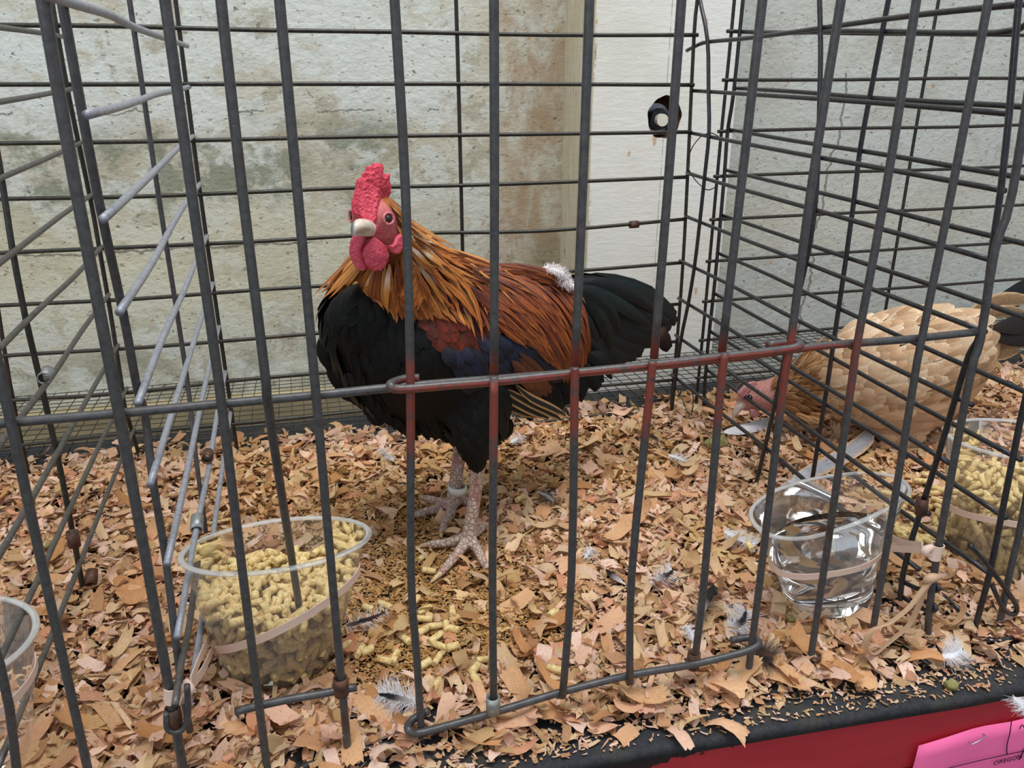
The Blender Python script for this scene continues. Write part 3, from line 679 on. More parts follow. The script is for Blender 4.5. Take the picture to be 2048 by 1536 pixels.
# ------------------------------------------------------------ rooster
M_body = mat_vcol('plumage_underlayer', .7)
def px_of(co):
    d = co-np.array(CAM); k = d@np.array(FW); return 1024+FPX*(d@np.array(RT))/k, 768-FPX*(d@np.array(UP))/k
def rooster_col(co):
    x, y = px_of(co); c = np.zeros((len(co), 4)); c[:] = lin('0c0d0f')
    nk = (y < 545-.0*x) & (x < 900); c[nk] = lin('8a4a1c')
    nk2 = (y < 620) & (x > 830) & (x < 1000); c[nk2] = lin('5c2410')
    bk = (x > 960) & (x < 1150) & (y < 700); c[bk] = lin('5a2410')
    face = ((x-752)**2/55**2+(y-445)**2/58**2 < 1); c[face] = lin('cf7273')
    crown = (y < 402+(x-765)*.9) & (x > 752) & (x < 830); c[crown] = lin('a5622c')
    back = (x > 795) & (y < 560) & (x < 900); c[back] = lin('9c5a22')
    return c
roo = tag(empty('rooster', (.095, .545, .006)), 'rooster with red comb, orange neck feathers, black breast and dark tail, standing in the cage', 'rooster')
HY = .497
torso = loft([(738, 640, .532, 82, .85), (795, 678, .54, 138, .8), (870, 700, .548, 152, .75), (950, 700, .556, 148, .72), (1030, 685, .566, 128, .7), (1100, 668, .578, 100, .65), (1160, 650, .588, 68, .6), (1210, 640, .596, 42, .6)])
neck = loft([(860, 620, .54, 105, .8), (820, 570, .53, 84, .8), (790, 525, .518, 62, .85), (772, 480, .507, 49, .9), (762, 450, .50, 42, .9)])
headg = loft([(742, 462, HY-.004, 26, .9), (752, 440, HY, 40, 1.0), (764, 428, HY+.006, 38, 1.0)], 4)
jaw = loft([(728, 462, HY-.010, 14, .8), (745, 463, HY-.004, 20, .9), (775, 472, HY+.004, 26, .9)], 4)
thighN = loft([(945, 780, .530, 78, .6), (945, 850, .522, 52, .62), (950, 905, .519, 30, .8), (955, 932, .518, 17, 1)])
thighF = loft([(900, 790, .575, 70, .6), (905, 840, .578, 45, .7), (917, 880, .58, 20, .9)])
body = fuse('body', [torso, neck, headg, jaw, thighN, thighF], .0021, M_body, roo, 8, rooster_col)
BV = bvh_of(body)
# far and near shanks with toes; one continuous skin each
M_leg = mat_scale_leg('scaled_leg_skin', 'b39c8f', 'd0bcae', '7c6658', 'b06a70')
M_leg2 = mat_scale_leg('scaled_leg_skin_far', 'a8938a', 'c2ada2', '74604f', 'a8626a')
def leg(top, mid, low, toes, hind, mat, r0):
    zf = low[1]
    g = [chain3([ony(*top), ony(*mid), ony(*low)], [r0*1.05, r0*.92, r0*1.0], 12)]
    base = ony(*low)
    g.append(chain3([base+Vector((0, 0, .001)), base-Vector((0, .002, .003))], [r0*1.12, r0*.95], 12))
    for toe in toes+[hind]:
        P = [base-Vector((0, 0, .0015))]+[onz(x, y, z) for x, y, z in toe]; n = len(P)
        g.append(chain3(P, [r0*.85]+[r0*(.72-.10*i) for i in range(n-1)], 10))
    return fuse('leg', g, .00095, mat, roo, 4)
legN = leg((957, 925, .519), (950, 990, .519), (938, 1070, .5185),
    [[(905, 1083, .0085), (880, 1087, .007), (856, 1089, .006)], [(915, 1108, .0085), (898, 1127, .007), (882, 1146, .006)], [(955, 1100, .0085), (965, 1120, .007), (974, 1138, .006)]], [(950, 1066, .008), (965, 1056, .006)], M_leg, .0052)
legF = leg((923, 878, .578), (913, 950, .577), (905, 1002, .5765),
    [[(882, 1005, .009), (866, 1000, .008), (850, 996, .006)], [(875, 1018, .008), (850, 1024, .007), (832, 1030, .006)], [(900, 1030, .009), (889, 1048, .008), (884, 1062, .0065)]], [(925, 1000, .008), (938, 1010, .006)], M_leg2, .0056)
M_claw = mat_simple('pale_claw', 'b59a74', 'd6c19a', 300, .4)
for a, b, c in (((858, 1089, .0062), (845, 1091, .005), (836, 1096, .003)), ((884, 1144, .0062), (872, 1155, .005), (862, 1165, .003)), ((973, 1136, .0062), (978, 1146, .005), (981, 1154, .003))):
    g = chain3([onz(*a), onz(*b), onz(*c)], [.0021, .0016, .0006], 8); mk('claw', *g, M_claw, legN)
for a, b, c in (((852, 997, .0062), (843, 994, .005), (836, 996, .003)), ((834, 1029, .0062), (824, 1033, .005), (816, 1036, .003)), ((885, 1060, .0062), (883, 1070, .005), (883, 1076, .003))):
    g = chain3([onz(*a), onz(*b), onz(*c)], [.0019, .0015, .0006], 8); mk('claw', *g, M_claw, legF)
tube('spur', [ony(921, 959, .5735), ony(928, 958, .572)], [.0022, .0014], M_leg2, legF, 8)
# white plastic ring on the far leg
c0 = ony(911, 978, .577); band = []; V, F = [], []; n = 28
for dz, rr in ((-.0032, .0068), (.0032, .0068), (.0032, .0077), (-.0032, .0077)):
    for k in range(n): th = 2*math.pi*k/n; V.append(c0+Vector((math.cos(th)*rr+.0015, math.sin(th)*rr, dz-math.cos(th)*.0007)))
for i in range(4):
    for k in range(n): F.append((i*n+k, i*n+(k+1) % n, ((i+1) % 4)*n+(k+1) % n, ((i+1) % 4)*n+k))
tag(mk('leg_band', V, F, mat_simple('white_plastic', 'c9cbc4', 'd9dad2', 50, .4), loc=c0), 'white plastic band around the rear leg of the rooster', 'leg band')

# head furniture
M_comb = mat_flesh('red_comb', 'c42a3e', 'e2546a', .8, 620)
M_wat = mat_flesh('red_wattle', 'c23a4e', 'dc5f74', .6, 800)
M_face = mat_flesh('pink_face', 'b9545c', 'd98a8c', .5, 600)
def peb(k, f): return lambda p: (noise.noise(p*f)+.5*noise.noise(p*f*2.1))*k
outl = [(741, 445, .487), (722, 442, .487), (712, 428, .488), (711, 408, .490), (715, 388, .492), (719, 375, .493), (720, 361, .494), (727, 355, .494), (731, 361, .495), (731, 346, .495), (738, 344, .496), (741, 350, .496), (739, 334, .497), (746, 331, .498), (749, 345, .498), (750, 331, .499), (755, 325, .500), (759, 332, .500), (757, 352, .501), (763, 356, .503), (768, 347, .505), (773, 349, .506), (771, 362, .506), (775, 372, .507), (773, 388, .507), (766, 400, .506), (757, 414, .503), (752, 432, .496)]
outline_solid('comb', outl, None, .0075, .0007, M_comb, roo, smooth=1, disp=peb(.0006, 900), dome=.002)
outline_solid('wattle', [(742, 470, .487), (757, 480, .489), (770, 492, .491), (775, 510, .491), (769, 529, .490), (757, 541, .488), (743, 541, .486), (729, 530, .484), (723, 512, .483), (726, 495, .483), (734, 484, .484)], None, .0055, .0008, M_wat, roo, smooth=5, disp=peb(.0004, 900), dome=.0022)
outline_solid('wattle', [(731, 464, .482), (716, 465, .484), (704, 475, .486), (701, 495, .487), (705, 518, .487), (714, 534, .486), (727, 541, .485), (735, 538, .485), (728, 520, .484), (722, 500, .483), (728, 482, .482)], None, .005, .0008, M_wat, roo, smooth=5, disp=peb(.0004, 900), dome=.0015)
outline_solid('ear_lobe', [(774, 488, .481), (781, 494, .482), (788, 488, .484), (793, 474, .487), (800, 467, .489), (805, 478, .490), (804, 495, .489), (797, 507, .487), (789, 509, .485), (781, 501, .483)], None, .0030, .0007, M_wat, roo, smooth=3, disp=peb(.0003, 900), dome=.0)
outline_solid('gape_fold', [(740, 445, .4855), (752, 449, .487), (761, 458, .490), (763, 464, .491), (756, 468, .489), (748, 463, .487), (741, 455, .485)], None, .004, .0007, M_wat, roo, smooth=4)
def beak_col(co):
    x, y = px_of(co); c = np.zeros((len(co), 4)); c[:] = lin('e0d2c2'); k = np.clip((712-x+(y-440)*-.12)/5, 0, 1)[:, None]
    c = c*(1-k)+np.array(lin('6d7078'))*k; t = np.exp(-((x-735)**2/40+(y-459)**2/14))[:, None]; return c*(1-.6*t)+np.array(lin('8c6a4c'))*.6*t
M_beak = mat_vcol('horn_beak', .35, 200, .1)
bk = chain3([ony(739, 457, .486), ony(729, 454, .479), ony(718, 452, .473), ony(710, 457, .469), ony(705, 473, .467)], [.0044, .0046, .0040, .0027, .0006], 14); bk2 = chain3([ony(742, 464, .486), ony(728, 465, .478), ony(712, 470, .472)], [.0028, .0024, .0007], 10)
fuse('beak', [bk, bk2], .0006, M_beak, roo, 3, beak_col)
M_eye = MT('dark_eye', .05, .9); M_eye.base('120a07'); M_eye = M_eye.m; M_iris = mat_simple('brown_iris', '5a2a14', '7a3c1c', 300, .2)
def eye(px, py, Y, nrm):
    c = ony(px, py, Y); h = BV.ray_cast(CAM, ray(px, py).normalized())
    if h[0] is not None: c = h[0]-ray(px, py).normalized()*.0002; nrm = h[1]
    nrm = Vector(nrm).normalized(); a = nrm.orthogonal().normalized(); b = nrm.cross(a)
    V, F = [], []
    for rr, hh in ((.0024, 0), (.0021, .0009), (.0013, .0016), (.0003, .0018)):
        for k in range(16): th = 2*math.pi*k/16; V.append(c+nrm*hh+(a*math.cos(th)+b*math.sin(th))*rr)
    for i in range(3):
        for k in range(16): F.append((i*16+k, i*16+(k+1) % 16, (i+1)*16+(k+1) % 16, (i+1)*16+k))
    F.append(tuple(48+k for k in range(16))); e = mk('eye', V, F, M_eye, roo)
    P = [c+nrm*.0008+(a*math.cos(t)+b*math.sin(t))*.0034 for t in [2*math.pi*i/20 for i in range(21)]]
    tube('eyelid', P, .0009, M_face, e, 8); P = [c+nrm*.0006+(a*math.cos(t)+b*math.sin(t))*.0023 for t in [2*math.pi*i/20 for i in range(21)]]; tube('iris', P, .0004, M_iris, e, 6)
eye(776, 437, .49, (.5, -.8, .1)); eye(706, 432, .50, (-.9, -.3, .1))

# plumage
M_hk = [mat_feather('orange_hackle_'+str(i), [(0, a), (.45, b), (1, c)], .42, .5, .55, shaft=('3a1a0c', s_, .35)) for i, (a, b, c, s_) in enumerate((('9c5520', 'c87830', 'ba6220', .6), ('7c3c14', 'a8561e', '98481a', .8), ('c08038', 'de9748', 'cc7628', .35)))]
M_hkp = mat_feather('pale_streaked_hackle', [(0, 'c27a2c'), (.3, 'ecd5c2'), (.55, 'd8954a'), (1, 'c4721f')], .42, .5, .3)
M_sd = [mat_feather('chestnut_saddle_'+str(i), [(0, a), (.5, b), (1, c)], .42, .5, .7, shaft=('2a0f08', .6, .4)) for i, (a, b, c) in enumerate((('5e2210', '8f3f16', 'a9551d'), ('4c1a0e', '6f2a12', '8e4317'), ('6b2a12', 'a04c1a', 'b8651f')))]
M_bow = [mat_feather('dark_red_wing_bow_'+str(i), [(0, a), (1, b)], .5, .4, .6) for i, (a, b) in enumerate((('551a0c', '7a2a12'), ('45150b', '642410')))]
M_navy = [mat_feather('navy_wing_feather_'+str(i), [(0, '0c0f17'), (.6, a), (1, '0b0d13')], .45, .35, .6, shaft=('0a0c12', .4, .2)) for i, a in enumerate(('1c2340', '161c30'))]
M_rust = mat_feather('rust_secondary', [(0, '4c2412'), (1, '6f3a1c')], .5, .4, .6)
M_prim = mat_feather('buff_edged_primary', [(0, '15110f'), (1, '1c1512')], .5, .4, .4, edge=('a8824f', .45, .6))
M_blk = [mat_feather('black_breast_feather_'+str(i), [(0, '060708'), (1, a)], .5, .22, .6, sheen=(s_, .04)) for i, (a, s_) in enumerate((('0a0e0d', '2f6a55'), ('080a0f', '2c4068'), ('0c0f0e', '3a5a50')))]
M_tail = [mat_feather('green_black_tail_feather_'+str(i), [(0, '050809'), (.5, a), (1, '060709')], .4, .35, .6, sheen=('2c7a68', .05)) for i, a in enumerate(('0b1817', '0a1116', '0e2220'))]
M_fluff = mat_feather('white_fluff', [(0, 'e6e0e0'), (1, 'f4f0f2')], .8, .2, .2)
far, farb, farh, fart = [], [], [], []
# belly, breast and thigh: small dark feathers lying close
G = [[(690, 560), (655, 620), (655, 700), (700, 790)], [(720, 555), (690, 640), (700, 740), (760, 840)], [(760, 550), (745, 650), (770, 760), (840, 870)], [(800, 560), (800, 660), (840, 770), (910, 880)], [(850, 600), (865, 690), (900, 790), (955, 900)], [(900, 680), (930, 750), (960, 820), (975, 915)], [(960, 740), (990, 770), (1010, 820), (1000, 870)]]
plume('breast_feather', BV, G, 250, 62, 34, M_blk, roo, 'round', (.0004, .0022), (0, .93), 9, farb)
G = [[(1000, 760), (1030, 790), (1050, 830)], [(1060, 740), (1100, 780), (1110, 815)], [(1110, 710), (1150, 745), (1165, 790)], [(1150, 690), (1200, 720), (1220, 745)]]
plume('vent_feather', BV, G, 40, 70, 30, M_blk, roo, 'round', (.0005, .003), (0, .6), 8, farb)
G = [[(905, 840), (912, 870), (918, 892)], [(930, 860), (942, 900), (952, 938)], [(960, 860), (966, 900), (966, 936)]]
plume('thigh_feather', BV, G, 46, 42, 16, M_blk, roo, 'hackle', (.0003, .002), (0, .55), 6, None)
# wing: bow, bar, rust bay, primaries
G = [[(828, 590), (848, 650), (888, 712)], [(866, 570), (898, 645), (938, 735)], [(920, 560), (950, 630), (965, 690)], [(970, 560), (995, 610), (1010, 655)]]
plume('wing_bow_feather', BV, G, 80, 60, 28, M_bow, roo, 'round', (.0018, .0045), (0, .72), 8, far)
G = [[(880, 690), (905, 740), (925, 775)], [(930, 690), (965, 735), (995, 770)], [(960, 655), (1010, 710), (1060, 755)], [(1000, 650), (1060, 705), (1115, 770)], [(1030, 640), (1085, 690), (1128, 740)]]
plume('wing_covert', BV, G, 70, 46, 25, M_navy, roo, 'round', (.0035, .0060), (.0, .7), 6, farb)
G = [[(1000, 720), (1045, 765), (1085, 800)], [(1020, 700), (1070, 740), (1110, 775)]]
plume('rust_secondary', BV, G, 12, 60, 20, [M_rust], roo, 'quill', (.0065, .0075), (0, .35), 5, far)
for i, (a, b, c) in enumerate((((935, 792), (1000, 800), (1060, 813)), ((918, 797), (965, 805), (1010, 810)), ((965, 783), (1030, 795), (1080, 812)), ((985, 775), (1050, 790), (1100, 816)), ((1010, 772), (1060, 783), (1108, 806)))):
    P, N = on_body(BV, resample([a, b, c], 0, 1, 6), .007+.0008*i, .010+.0008*i); P = [ony(*[1024+FPX*(p-CAM).dot(RT)/dep(p), 768-FPX*(p-CAM).dot(UP)/dep(p)], .523+.004*j/6-.001*i) for j, p in enumerate(P)]
    V, F, U = feather_geo(P, [Vector((0, -1, .25))]*7, .0062, 'quill', .12); mk('primary_feather', V, F, M_prim, roo, uvs=U)
# tail
G = [[(1120, 575, .585), (1200, 565, .598), (1290, 585, .610), (1345, 615, .62)], [(1120, 590, .585), (1210, 578, .596), (1300, 600, .606), (1360, 640, .615)], [(1120, 600, .583), (1220, 600, .592), (1300, 630, .60), (1352, 652, .608)], [(1120, 625, .583), (1210, 635, .59), (1280, 655, .598), (1335, 665, .606)], [(1120, 650, .58), (1200, 665, .588), (1255, 690, .595), (1300, 702, .602)], [(1120, 670, .578), (1180, 690, .584), (1225, 715, .59), (1262, 722, .597)]]
for i in range(16):
    s = i/15*(len(G)-1); path = guide_at(G, min(s, len(G)-1.001)); q = resample(path, 0, .93+.07*math.sin(i*2.1)**2, 6)
    # third guide coordinate is the depth Y of the feather
    P = [ony(a.x, a.y, a.z+(.010 if i % 2 else -.004)) for a in q]; V, F, U = feather_geo(P, [Vector((.1, -1, .25))]*7, .0165, 'quill', .14); mk('tail_feather', V, F, M_tail[i % 3], roo, uvs=U)
for q, wd in (([(1135, 568, .57), (1200, 566, .575), (1265, 590, .585), (1325, 632, .60)], .010), ([(1140, 572, .566), (1190, 585, .57), (1240, 610, .58), (1300, 650, .59)], .011), ([(1140, 575, .562), (1175, 600, .566), (1205, 640, .57), (1222, 700, .575)], .011), ([(1138, 590, .56), (1160, 620, .562), (1185, 670, .566), (1200, 712, .57)], .010), ([(1140, 575, .562), (1185, 590, .566), (1220, 620, .572), (1240, 665, .576)], .010), ([(1140, 640, .562), (1160, 690, .566), (1170, 735, .57), (1168, 775, .572)], .007), ([(1145, 600, .562), (1160, 640, .56), (1172, 690, .565), (1180, 740, .57)], .012), ([(1150, 640, .562), (1185, 690, .566), (1205, 720, .57), (1212, 742, .57)], .012)):
    P = [ony(a.x, a.y, a.z) for a in resample(q, 0, 1, 8)]; V, F, U = feather_geo(P, [Vector((0, -1, .3))]*9, wd, 'quill', .2); mk('sickle_feather', V, F, random.choice(M_tail), roo, uvs=U); fart.append((V, F, U, 0))
P = [ony(x, y, .598) for x, y in ((1290, 655), (1305, 660), (1320, 668), (1328, 680), (1333, 695), (1330, 703))]
V, F, U = feather_geo(P, [Vector((0, -1, .3))]*6, .014, 'round', .2); mk('tail_tuft', V, F, mat_feather('brown_black_tuft', [(0, '7a5a38'), (.5, '2a1c14'), (1, '141010')], .8, .2, .4), roo, uvs=U)
# back and saddle: long narrow chestnut feathers curving down over the wing
G = [[(925, 538), (1010, 532), (1090, 545), (1135, 580), (1160, 640), (1160, 712)], [(925, 545), (1010, 548), (1080, 572), (1125, 625), (1148, 690), (1142, 745)], [(925, 555), (1005, 566), (1065, 600), (1105, 650), (1130, 705), (1128, 755)], [(920, 565), (985, 590), (1040, 625), (1080, 670), (1108, 715), (1120, 752)], [(915, 570), (965, 600), (1005, 635), (1040, 665), (1060, 685), (1075, 700)], [(900, 570), (945, 610), (975, 640), (1000, 660), (1015, 672), (1028, 684)]]
plume('saddle_feather', BV, G, 230, 105, 13, M_sd, roo, 'hackle', (.0060, .0085), (0, .86), 7, far, .25)
# hackle: golden feathers spreading from the neck, root ring to shoulder
G = [[(728, 495), (700, 520), (668, 560), (650, 580)], [(738, 508), (718, 538), (700, 560), (684, 582)], [(755, 518), (748, 542), (745, 566), (742, 590)], [(775, 515), (776, 548), (780, 582), (784, 620)], [(795, 500), (808, 545), (828, 590), (848, 632)], [(806, 485), (845, 540), (882, 595), (912, 650)], [(806, 470), (865, 530), (928, 585), (955, 680)], [(803, 455), (875, 515), (950, 560), (1010, 635)], [(798, 440), (870, 500), (950, 535), (1035, 580)], [(795, 430), (860, 485), (930, 515), (1010, 545)]]
plume('hackle_feather', BV, G, 288, 84, 10.5, M_hk+[M_hk[0], M_hkp], roo, 'hackle', (.0030, .0090), (0, .74), 6, farh, .25, splay=6)
for q, wd in (([(842, 505), (900, 560), (935, 600), (947, 680)], 15), ([(850, 545), (905, 590), (940, 650)], 13), ([(835, 560), (865, 610), (880, 645)], 12), ([(768, 550), (770, 590), (776, 640)], 11), ([(742, 550), (748, 585), (756, 622)], 9), ([(788, 560), (792, 610), (790, 650)], 12), ([(690, 540), (670, 565), (652, 598)], 8), ([(700, 525), (675, 545), (655, 570)], 8), ([(705, 550), (685, 575), (668, 600)], 8), ([(870, 520), (960, 570), (1010, 620)], 12), ([(860, 505), (960, 545), (1030, 590)], 12)):
    P, N = on_body(BV, resample(q, 0, 1, 6), .006, .012); V, F, U = feather_geo(P, N, wd*dep(P[0])/FPX, 'hackle', .25); mk('hackle_feather', V, F, random.choice(M_hk[:1]+M_hk[2:]), roo, uvs=U)
# small face and crown feathers
G = [[(770, 400), (790, 430), (803, 470)], [(778, 402), (800, 440), (810, 480)]]
plume('crown_feather', BV, G, 30, 26, 6, M_hk, roo, 'hackle', (.0004, .002), (0, .8), 4, far)
# white down at the tail base
for k_, q in enumerate(([(1080, 537), (1100, 536), (1120, 545)], [(1095, 540), (1118, 548), (1135, 566)], [(1100, 548), (1122, 562), (1140, 586)], [(1088, 534), (1108, 538), (1130, 556)], [(1112, 560), (1130, 575), (1144, 600)])):
    P, N = on_body(BV, resample(q, 0, 1, 6), .006, .009); barbs(P, .0085, 260, M_fluff, 'fluff_feather', roo, .00022)
MA, MB_ = (.02, .532), (.25, .592)
def front_of_head(p):
    d = dep(p); x, y = 1024+FPX*(p-CAM).dot(RT)/d, 768-FPX*(p-CAM).dot(UP)/d; return x < 806 and y < 560 and (p.y < .515 or x < 700 or y < 480)
far_side('far_saddle_plumage', far, M_sd[1], roo, MA, MB_, BV); far_side('far_breast_plumage', farb, M_blk[0], roo, MA, MB_, BV)
far_side('far_hackle_plumage', farh, M_hk[0], roo, (.05, .515), (.12, .548), BV, front_of_head); far_side('far_tail_plumage', fart, M_tail[0], roo, MA, MB_)

# ------------------------------------------------------------ hen
hen = tag(empty('hen', (.50, .645, .004)), 'buff hen with rusty neck pecking at the bedding in the right-hand cage', 'hen')
def hen_col(co):
    x, y = px_of(co); c = np.zeros((len(co), 4)); c[:] = lin('c9a47c'); c[(x < 1640)] = lin('a8662f'); c[x < 1548] = lin('b98078'); c[(y > 850) & (x > 1620)] = lin('c8a688'); c[x > 2000] = lin('8d7054'); return c
HYX = [(1480, .650), (1570, .640), (1660, .622), (1715, .612), (1780, .605), (1850, .600), (2100, .597)]
def hY(x, dy=0): return float(np.interp(x, [a for a, _ in HYX], [b for _, b in HYX]))+dy
def hl(pts, dy=0): return [(a[0], a[1], hY(a[0], dy))+tuple(a[3:]) for a in pts]
hb = loft(hl([(1660, 752, .640, 72, .9), (1715, 748, .642, 104, .85), (1780, 748, .645, 128, .8), (1850, 735, .65, 128, .75), (1910, 712, .655, 104, .72), (1955, 692, .662, 72, .65), (1985, 678, .668, 38, .6)]))
hn = loft(hl([(1680, 752, .64, 78, .8), (1620, 775, .635, 56, .85), (1570, 786, .632, 42, .9), (1535, 792, .630, 33, .9)]))
hh = loft(hl([(1548, 790, .630, 32, .9), (1515, 793, .629, 31, .95), (1494, 802, .628, 22, .9)]), 4)
ht = loft([(1795, 830, .590, 72, .5), (1802, 872, .586, 44, .7), (1808, 898, .585, 24, .9)]); ht2 = loft([(1740, 830, .635, 50, .6), (1725, 858, .638, 26, .8)])
hbody = fuse('body', [hb, hn, hh, ht, ht2], .0026, mat_vcol('hen_underlayer', .75), hen, 8, hen_col); HB = bvh_of(hbody)
M_hb = [mat_feather('buff_feather_'+str(i), [(0, a), (.6, b), (1, c)], .65, .25, .25, edge=(e, .55, .95), vary=.06) for i, (a, b, c, e) in enumerate((('a98668', 'bf9c7a', 'd0b090', 'e0c8a8'), ('9c7858', 'b08a68', 'c8a684', 'd8bc9a'), ('b89878', 'cdb090', 'dcc2a4', 'ead6bc')))]
M_hc2 = [mat_feather('rusty_neck_feather_'+str(i), [(0, a), (1, b)], .6, .3, .5, shaft=('4a2410', .6, .4)) for i, (a, b) in enumerate((('96603a', 'b08050'), ('a8744a', 'c49a6c')))]
M_hbel = [mat_feather('pale_belly_feather', [(0, 'c3a184'), (1, 'd6b797')], .8, .15, .2)]
M_hw = [mat_feather('brown_flight_feather', [(0, '8f6c49'), (1, 'a98460')], .6, .25, .4, edge=('c9a880', .6, .9))]
M_htail = [mat_feather('black_tail_feather', [(0, '2a2018'), (.4, '0d0c0e'), (1, '101014')], .5, .3, .4), mat_feather('brown_tail_feather', [(0, '8b6a4a'), (1, 'a3825e')], .6, .25, .5, edge=('d0b088', .6, .9))]
G = [[(1625, 850), (1700, 868), (1760, 880), (1820, 905)], [(1620, 820), (1700, 845), (1790, 862), (1880, 858)], [(1630, 790), (1720, 800), (1820, 812), (1930, 800)]]
plume('belly_feather', HB, G, 70, 66, 34, M_hbel, hen, 'round', (.0004, .002), (0, .85), 8, strict=True)
G = [[(1780, 840), (1795, 868), (1810, 900)], [(1810, 840), (1822, 870), (1818, 905)]]
plume('thigh_feather', HB, G, 20, 40, 22, M_hbel, hen, 'round', (.0004, .002), (0, .6), 6, strict=True)
G = [[(1720, 800), (1830, 805), (1930, 770), (1990, 725)], [(1700, 770), (1800, 780), (1900, 750), (1975, 712)]]
plume('flight_feather', HB, G, 18, 130, 26, M_hw, hen, 'quill', (.001, .004), (0.25, .6), 8, strict=True)
G = [[(1640, 700), (1720, 660), (1800, 622), (1880, 605), (1965, 600)], [(1635, 720), (1720, 700), (1810, 668), (1900, 650), (1985, 635)], [(1630, 745), (1720, 740), (1820, 720), (1910, 700), (1990, 670)], [(1640, 785), (1730, 785), (1820, 770), (1900, 745), (1960, 715)], [(1640, 810), (1720, 815), (1790, 810), (1850, 795), (1900, 780)]]
plume('body_feather', HB, G, 210, 58, 34, M_hb, hen, 'round', (.0012, .0042), (0, .88), 9, strict=True)
G = [[(1545, 765), (1590, 730), (1640, 690), (1690, 665)], [(1545, 778), (1590, 760), (1640, 735), (1680, 720)], [(1548, 795), (1590, 795), (1640, 795), (1670, 790)], [(1555, 812), (1590, 825), (1625, 840), (1650, 848)]]
plume('neck_feather', HB, G, 120, 46, 12, M_hc2, hen, 'hackle', (.0015, .005), (0, .68), 6)
for q, k, wd in (([(1960, 640, .668), (2010, 605, .68), (2070, 572, .69), (2130, 555, .70)], 0, .022), ([(1985, 655, .640), (2030, 650, .645), (2080, 640, .655), (2140, 625, .66)], 0, .020), ([(1980, 672, .640), (2020, 676, .645), (2070, 672, .65), (2140, 660, .66)], 0, .018),
        ([(1930, 632, .655), (1975, 608, .662), (2020, 598, .667), (2066, 602, .67)], 1, .014), ([(1935, 645, .652), (1980, 628, .658), (2020, 622, .662), (2050, 628, .665)], 1, .012), ([(1935, 690, .648), (1975, 690, .652), (2015, 690, .655), (2048, 690, .658)], 1, .014), ([(1930, 700, .645), (1965, 708, .648), (2005, 708, .652), (2036, 702, .655)], 1, .012)):
    P = [ony(a.x, a.y, a.z-.062) for a in resample(q, 0, 1, 8)]; V, F, U = feather_geo(P, [Vector((0, -1, .3))]*9, wd, 'quill', .15); mk('tail_feather', V, F, M_htail[k], hen, uvs=U)
M_horn = mat_simple('horn', 'a08c80', 'c2ada0', 200, .4)
g = chain3([ony(1496, 802, 0.649), ony(1480, 812, 0.645), ony(1470, 826, 0.642), ony(1466, 838, 0.640)], [.0062, .0045, .0028, .0008], 12); mk('beak', *g, M_horn, hen)
M_hface = mat_flesh('hen_face', 'a8666a', 'c48e8c', .4, 500)
outline_solid('comb', [(1482, 798, 0.643), (1476, 786, 0.642), (1484, 776, 0.643), (1492, 768, 0.644), (1500, 764, 0.645), (1510, 762, 0.646), (1514, 770, 0.646), (1500, 778, 0.644), (1490, 790, 0.643)], None, .004, .0008, M_hface, hen, smooth=3)
outline_solid('wattle', [(1500, 818, 0.638), (1514, 818, 0.640), (1518, 830, 0.640), (1508, 836, 0.639), (1500, 830, 0.638)], None, .004, .0009, M_hface, hen, smooth=3)
def eye2(px, py):
    d = ray(px, py).normalized(); h = HB.ray_cast(CAM, d)
    if h[0] is None: return
    V, F = tube_geo([h[0]-h[1]*.001, h[0]+h[1]*.001, h[0]+h[1]*.0016], [.0026, .0022, .0006], 12); e = mk('eye', V, F, M_eye, hen)
    a = h[1].orthogonal().normalized(); b = h[1].cross(a); tube('eyelid', [h[0]+h[1]*.0005+(a*math.cos(t)+b*math.sin(t))*.0033 for t in [2*math.pi*i/16 for i in range(17)]], .0008, M_hface, e, 6)
eye2(1500, 795)
M_hleg = mat_scale_leg('hen_leg_skin', '8f6a58', 'a8826e', '5c4236', '8f5a50')
for q, toes in ((((1808, 885, .585), (1804, 902, .583), (1798, 912, .582)), ([(1770, 918, .005), (1740, 916, .005)], [(1785, 930, .005), (1765, 945, .004)], [(1825, 922, .005), (1840, 930, .004)])), (((1726, 850, .638), (1724, 864, .636), (1718, 872, .634)), ([(1690, 876, .005), (1664, 874, .005)], [(1700, 884, .005), (1680, 890, .004)], [(1745, 880, .005), (1755, 884, .004)]))):
    A = [ony(*a) for a in q]; A[-1].z = .008; gg = [chain3(A, [.0052, .0046, .005])]
    for tt in toes: gg.append(chain3([A[-1]]+[onz(*a) for a in tt], [.0042, .0036, .0026]))
    fuse('leg', gg, .0012, M_hleg, hen, 3)

# ------------------------------------------------------------ bedding height
def bed_h(x, y):
    """mean depth of the shavings at a place on the mat"""
    n = noise.noise(Vector((x*9, y*9, 3.1)))*.5+.5; h = .004+.010*n
    if x < -.05: h += .005
    if x > .37: h += .003
    d = math.hypot((x-.06)/.125, (y-.50)/.125); h *= min(1, .15+max(0, d-.35)*1.1)       # trodden bare round the feet
    d = math.hypot((x-.055)/.05, (y-.40)/.03); h *= min(1, .25+max(0, d-.4)*1.1)
    e = y-edgeY(x)
    lim = .012+.016*max(0, min(1, (x-.10)/.2)); h *= max(0, min(1, (e-lim*.55)/.03))
    if y > .69: h *= max(0, (.775-y)/.085)
    return h
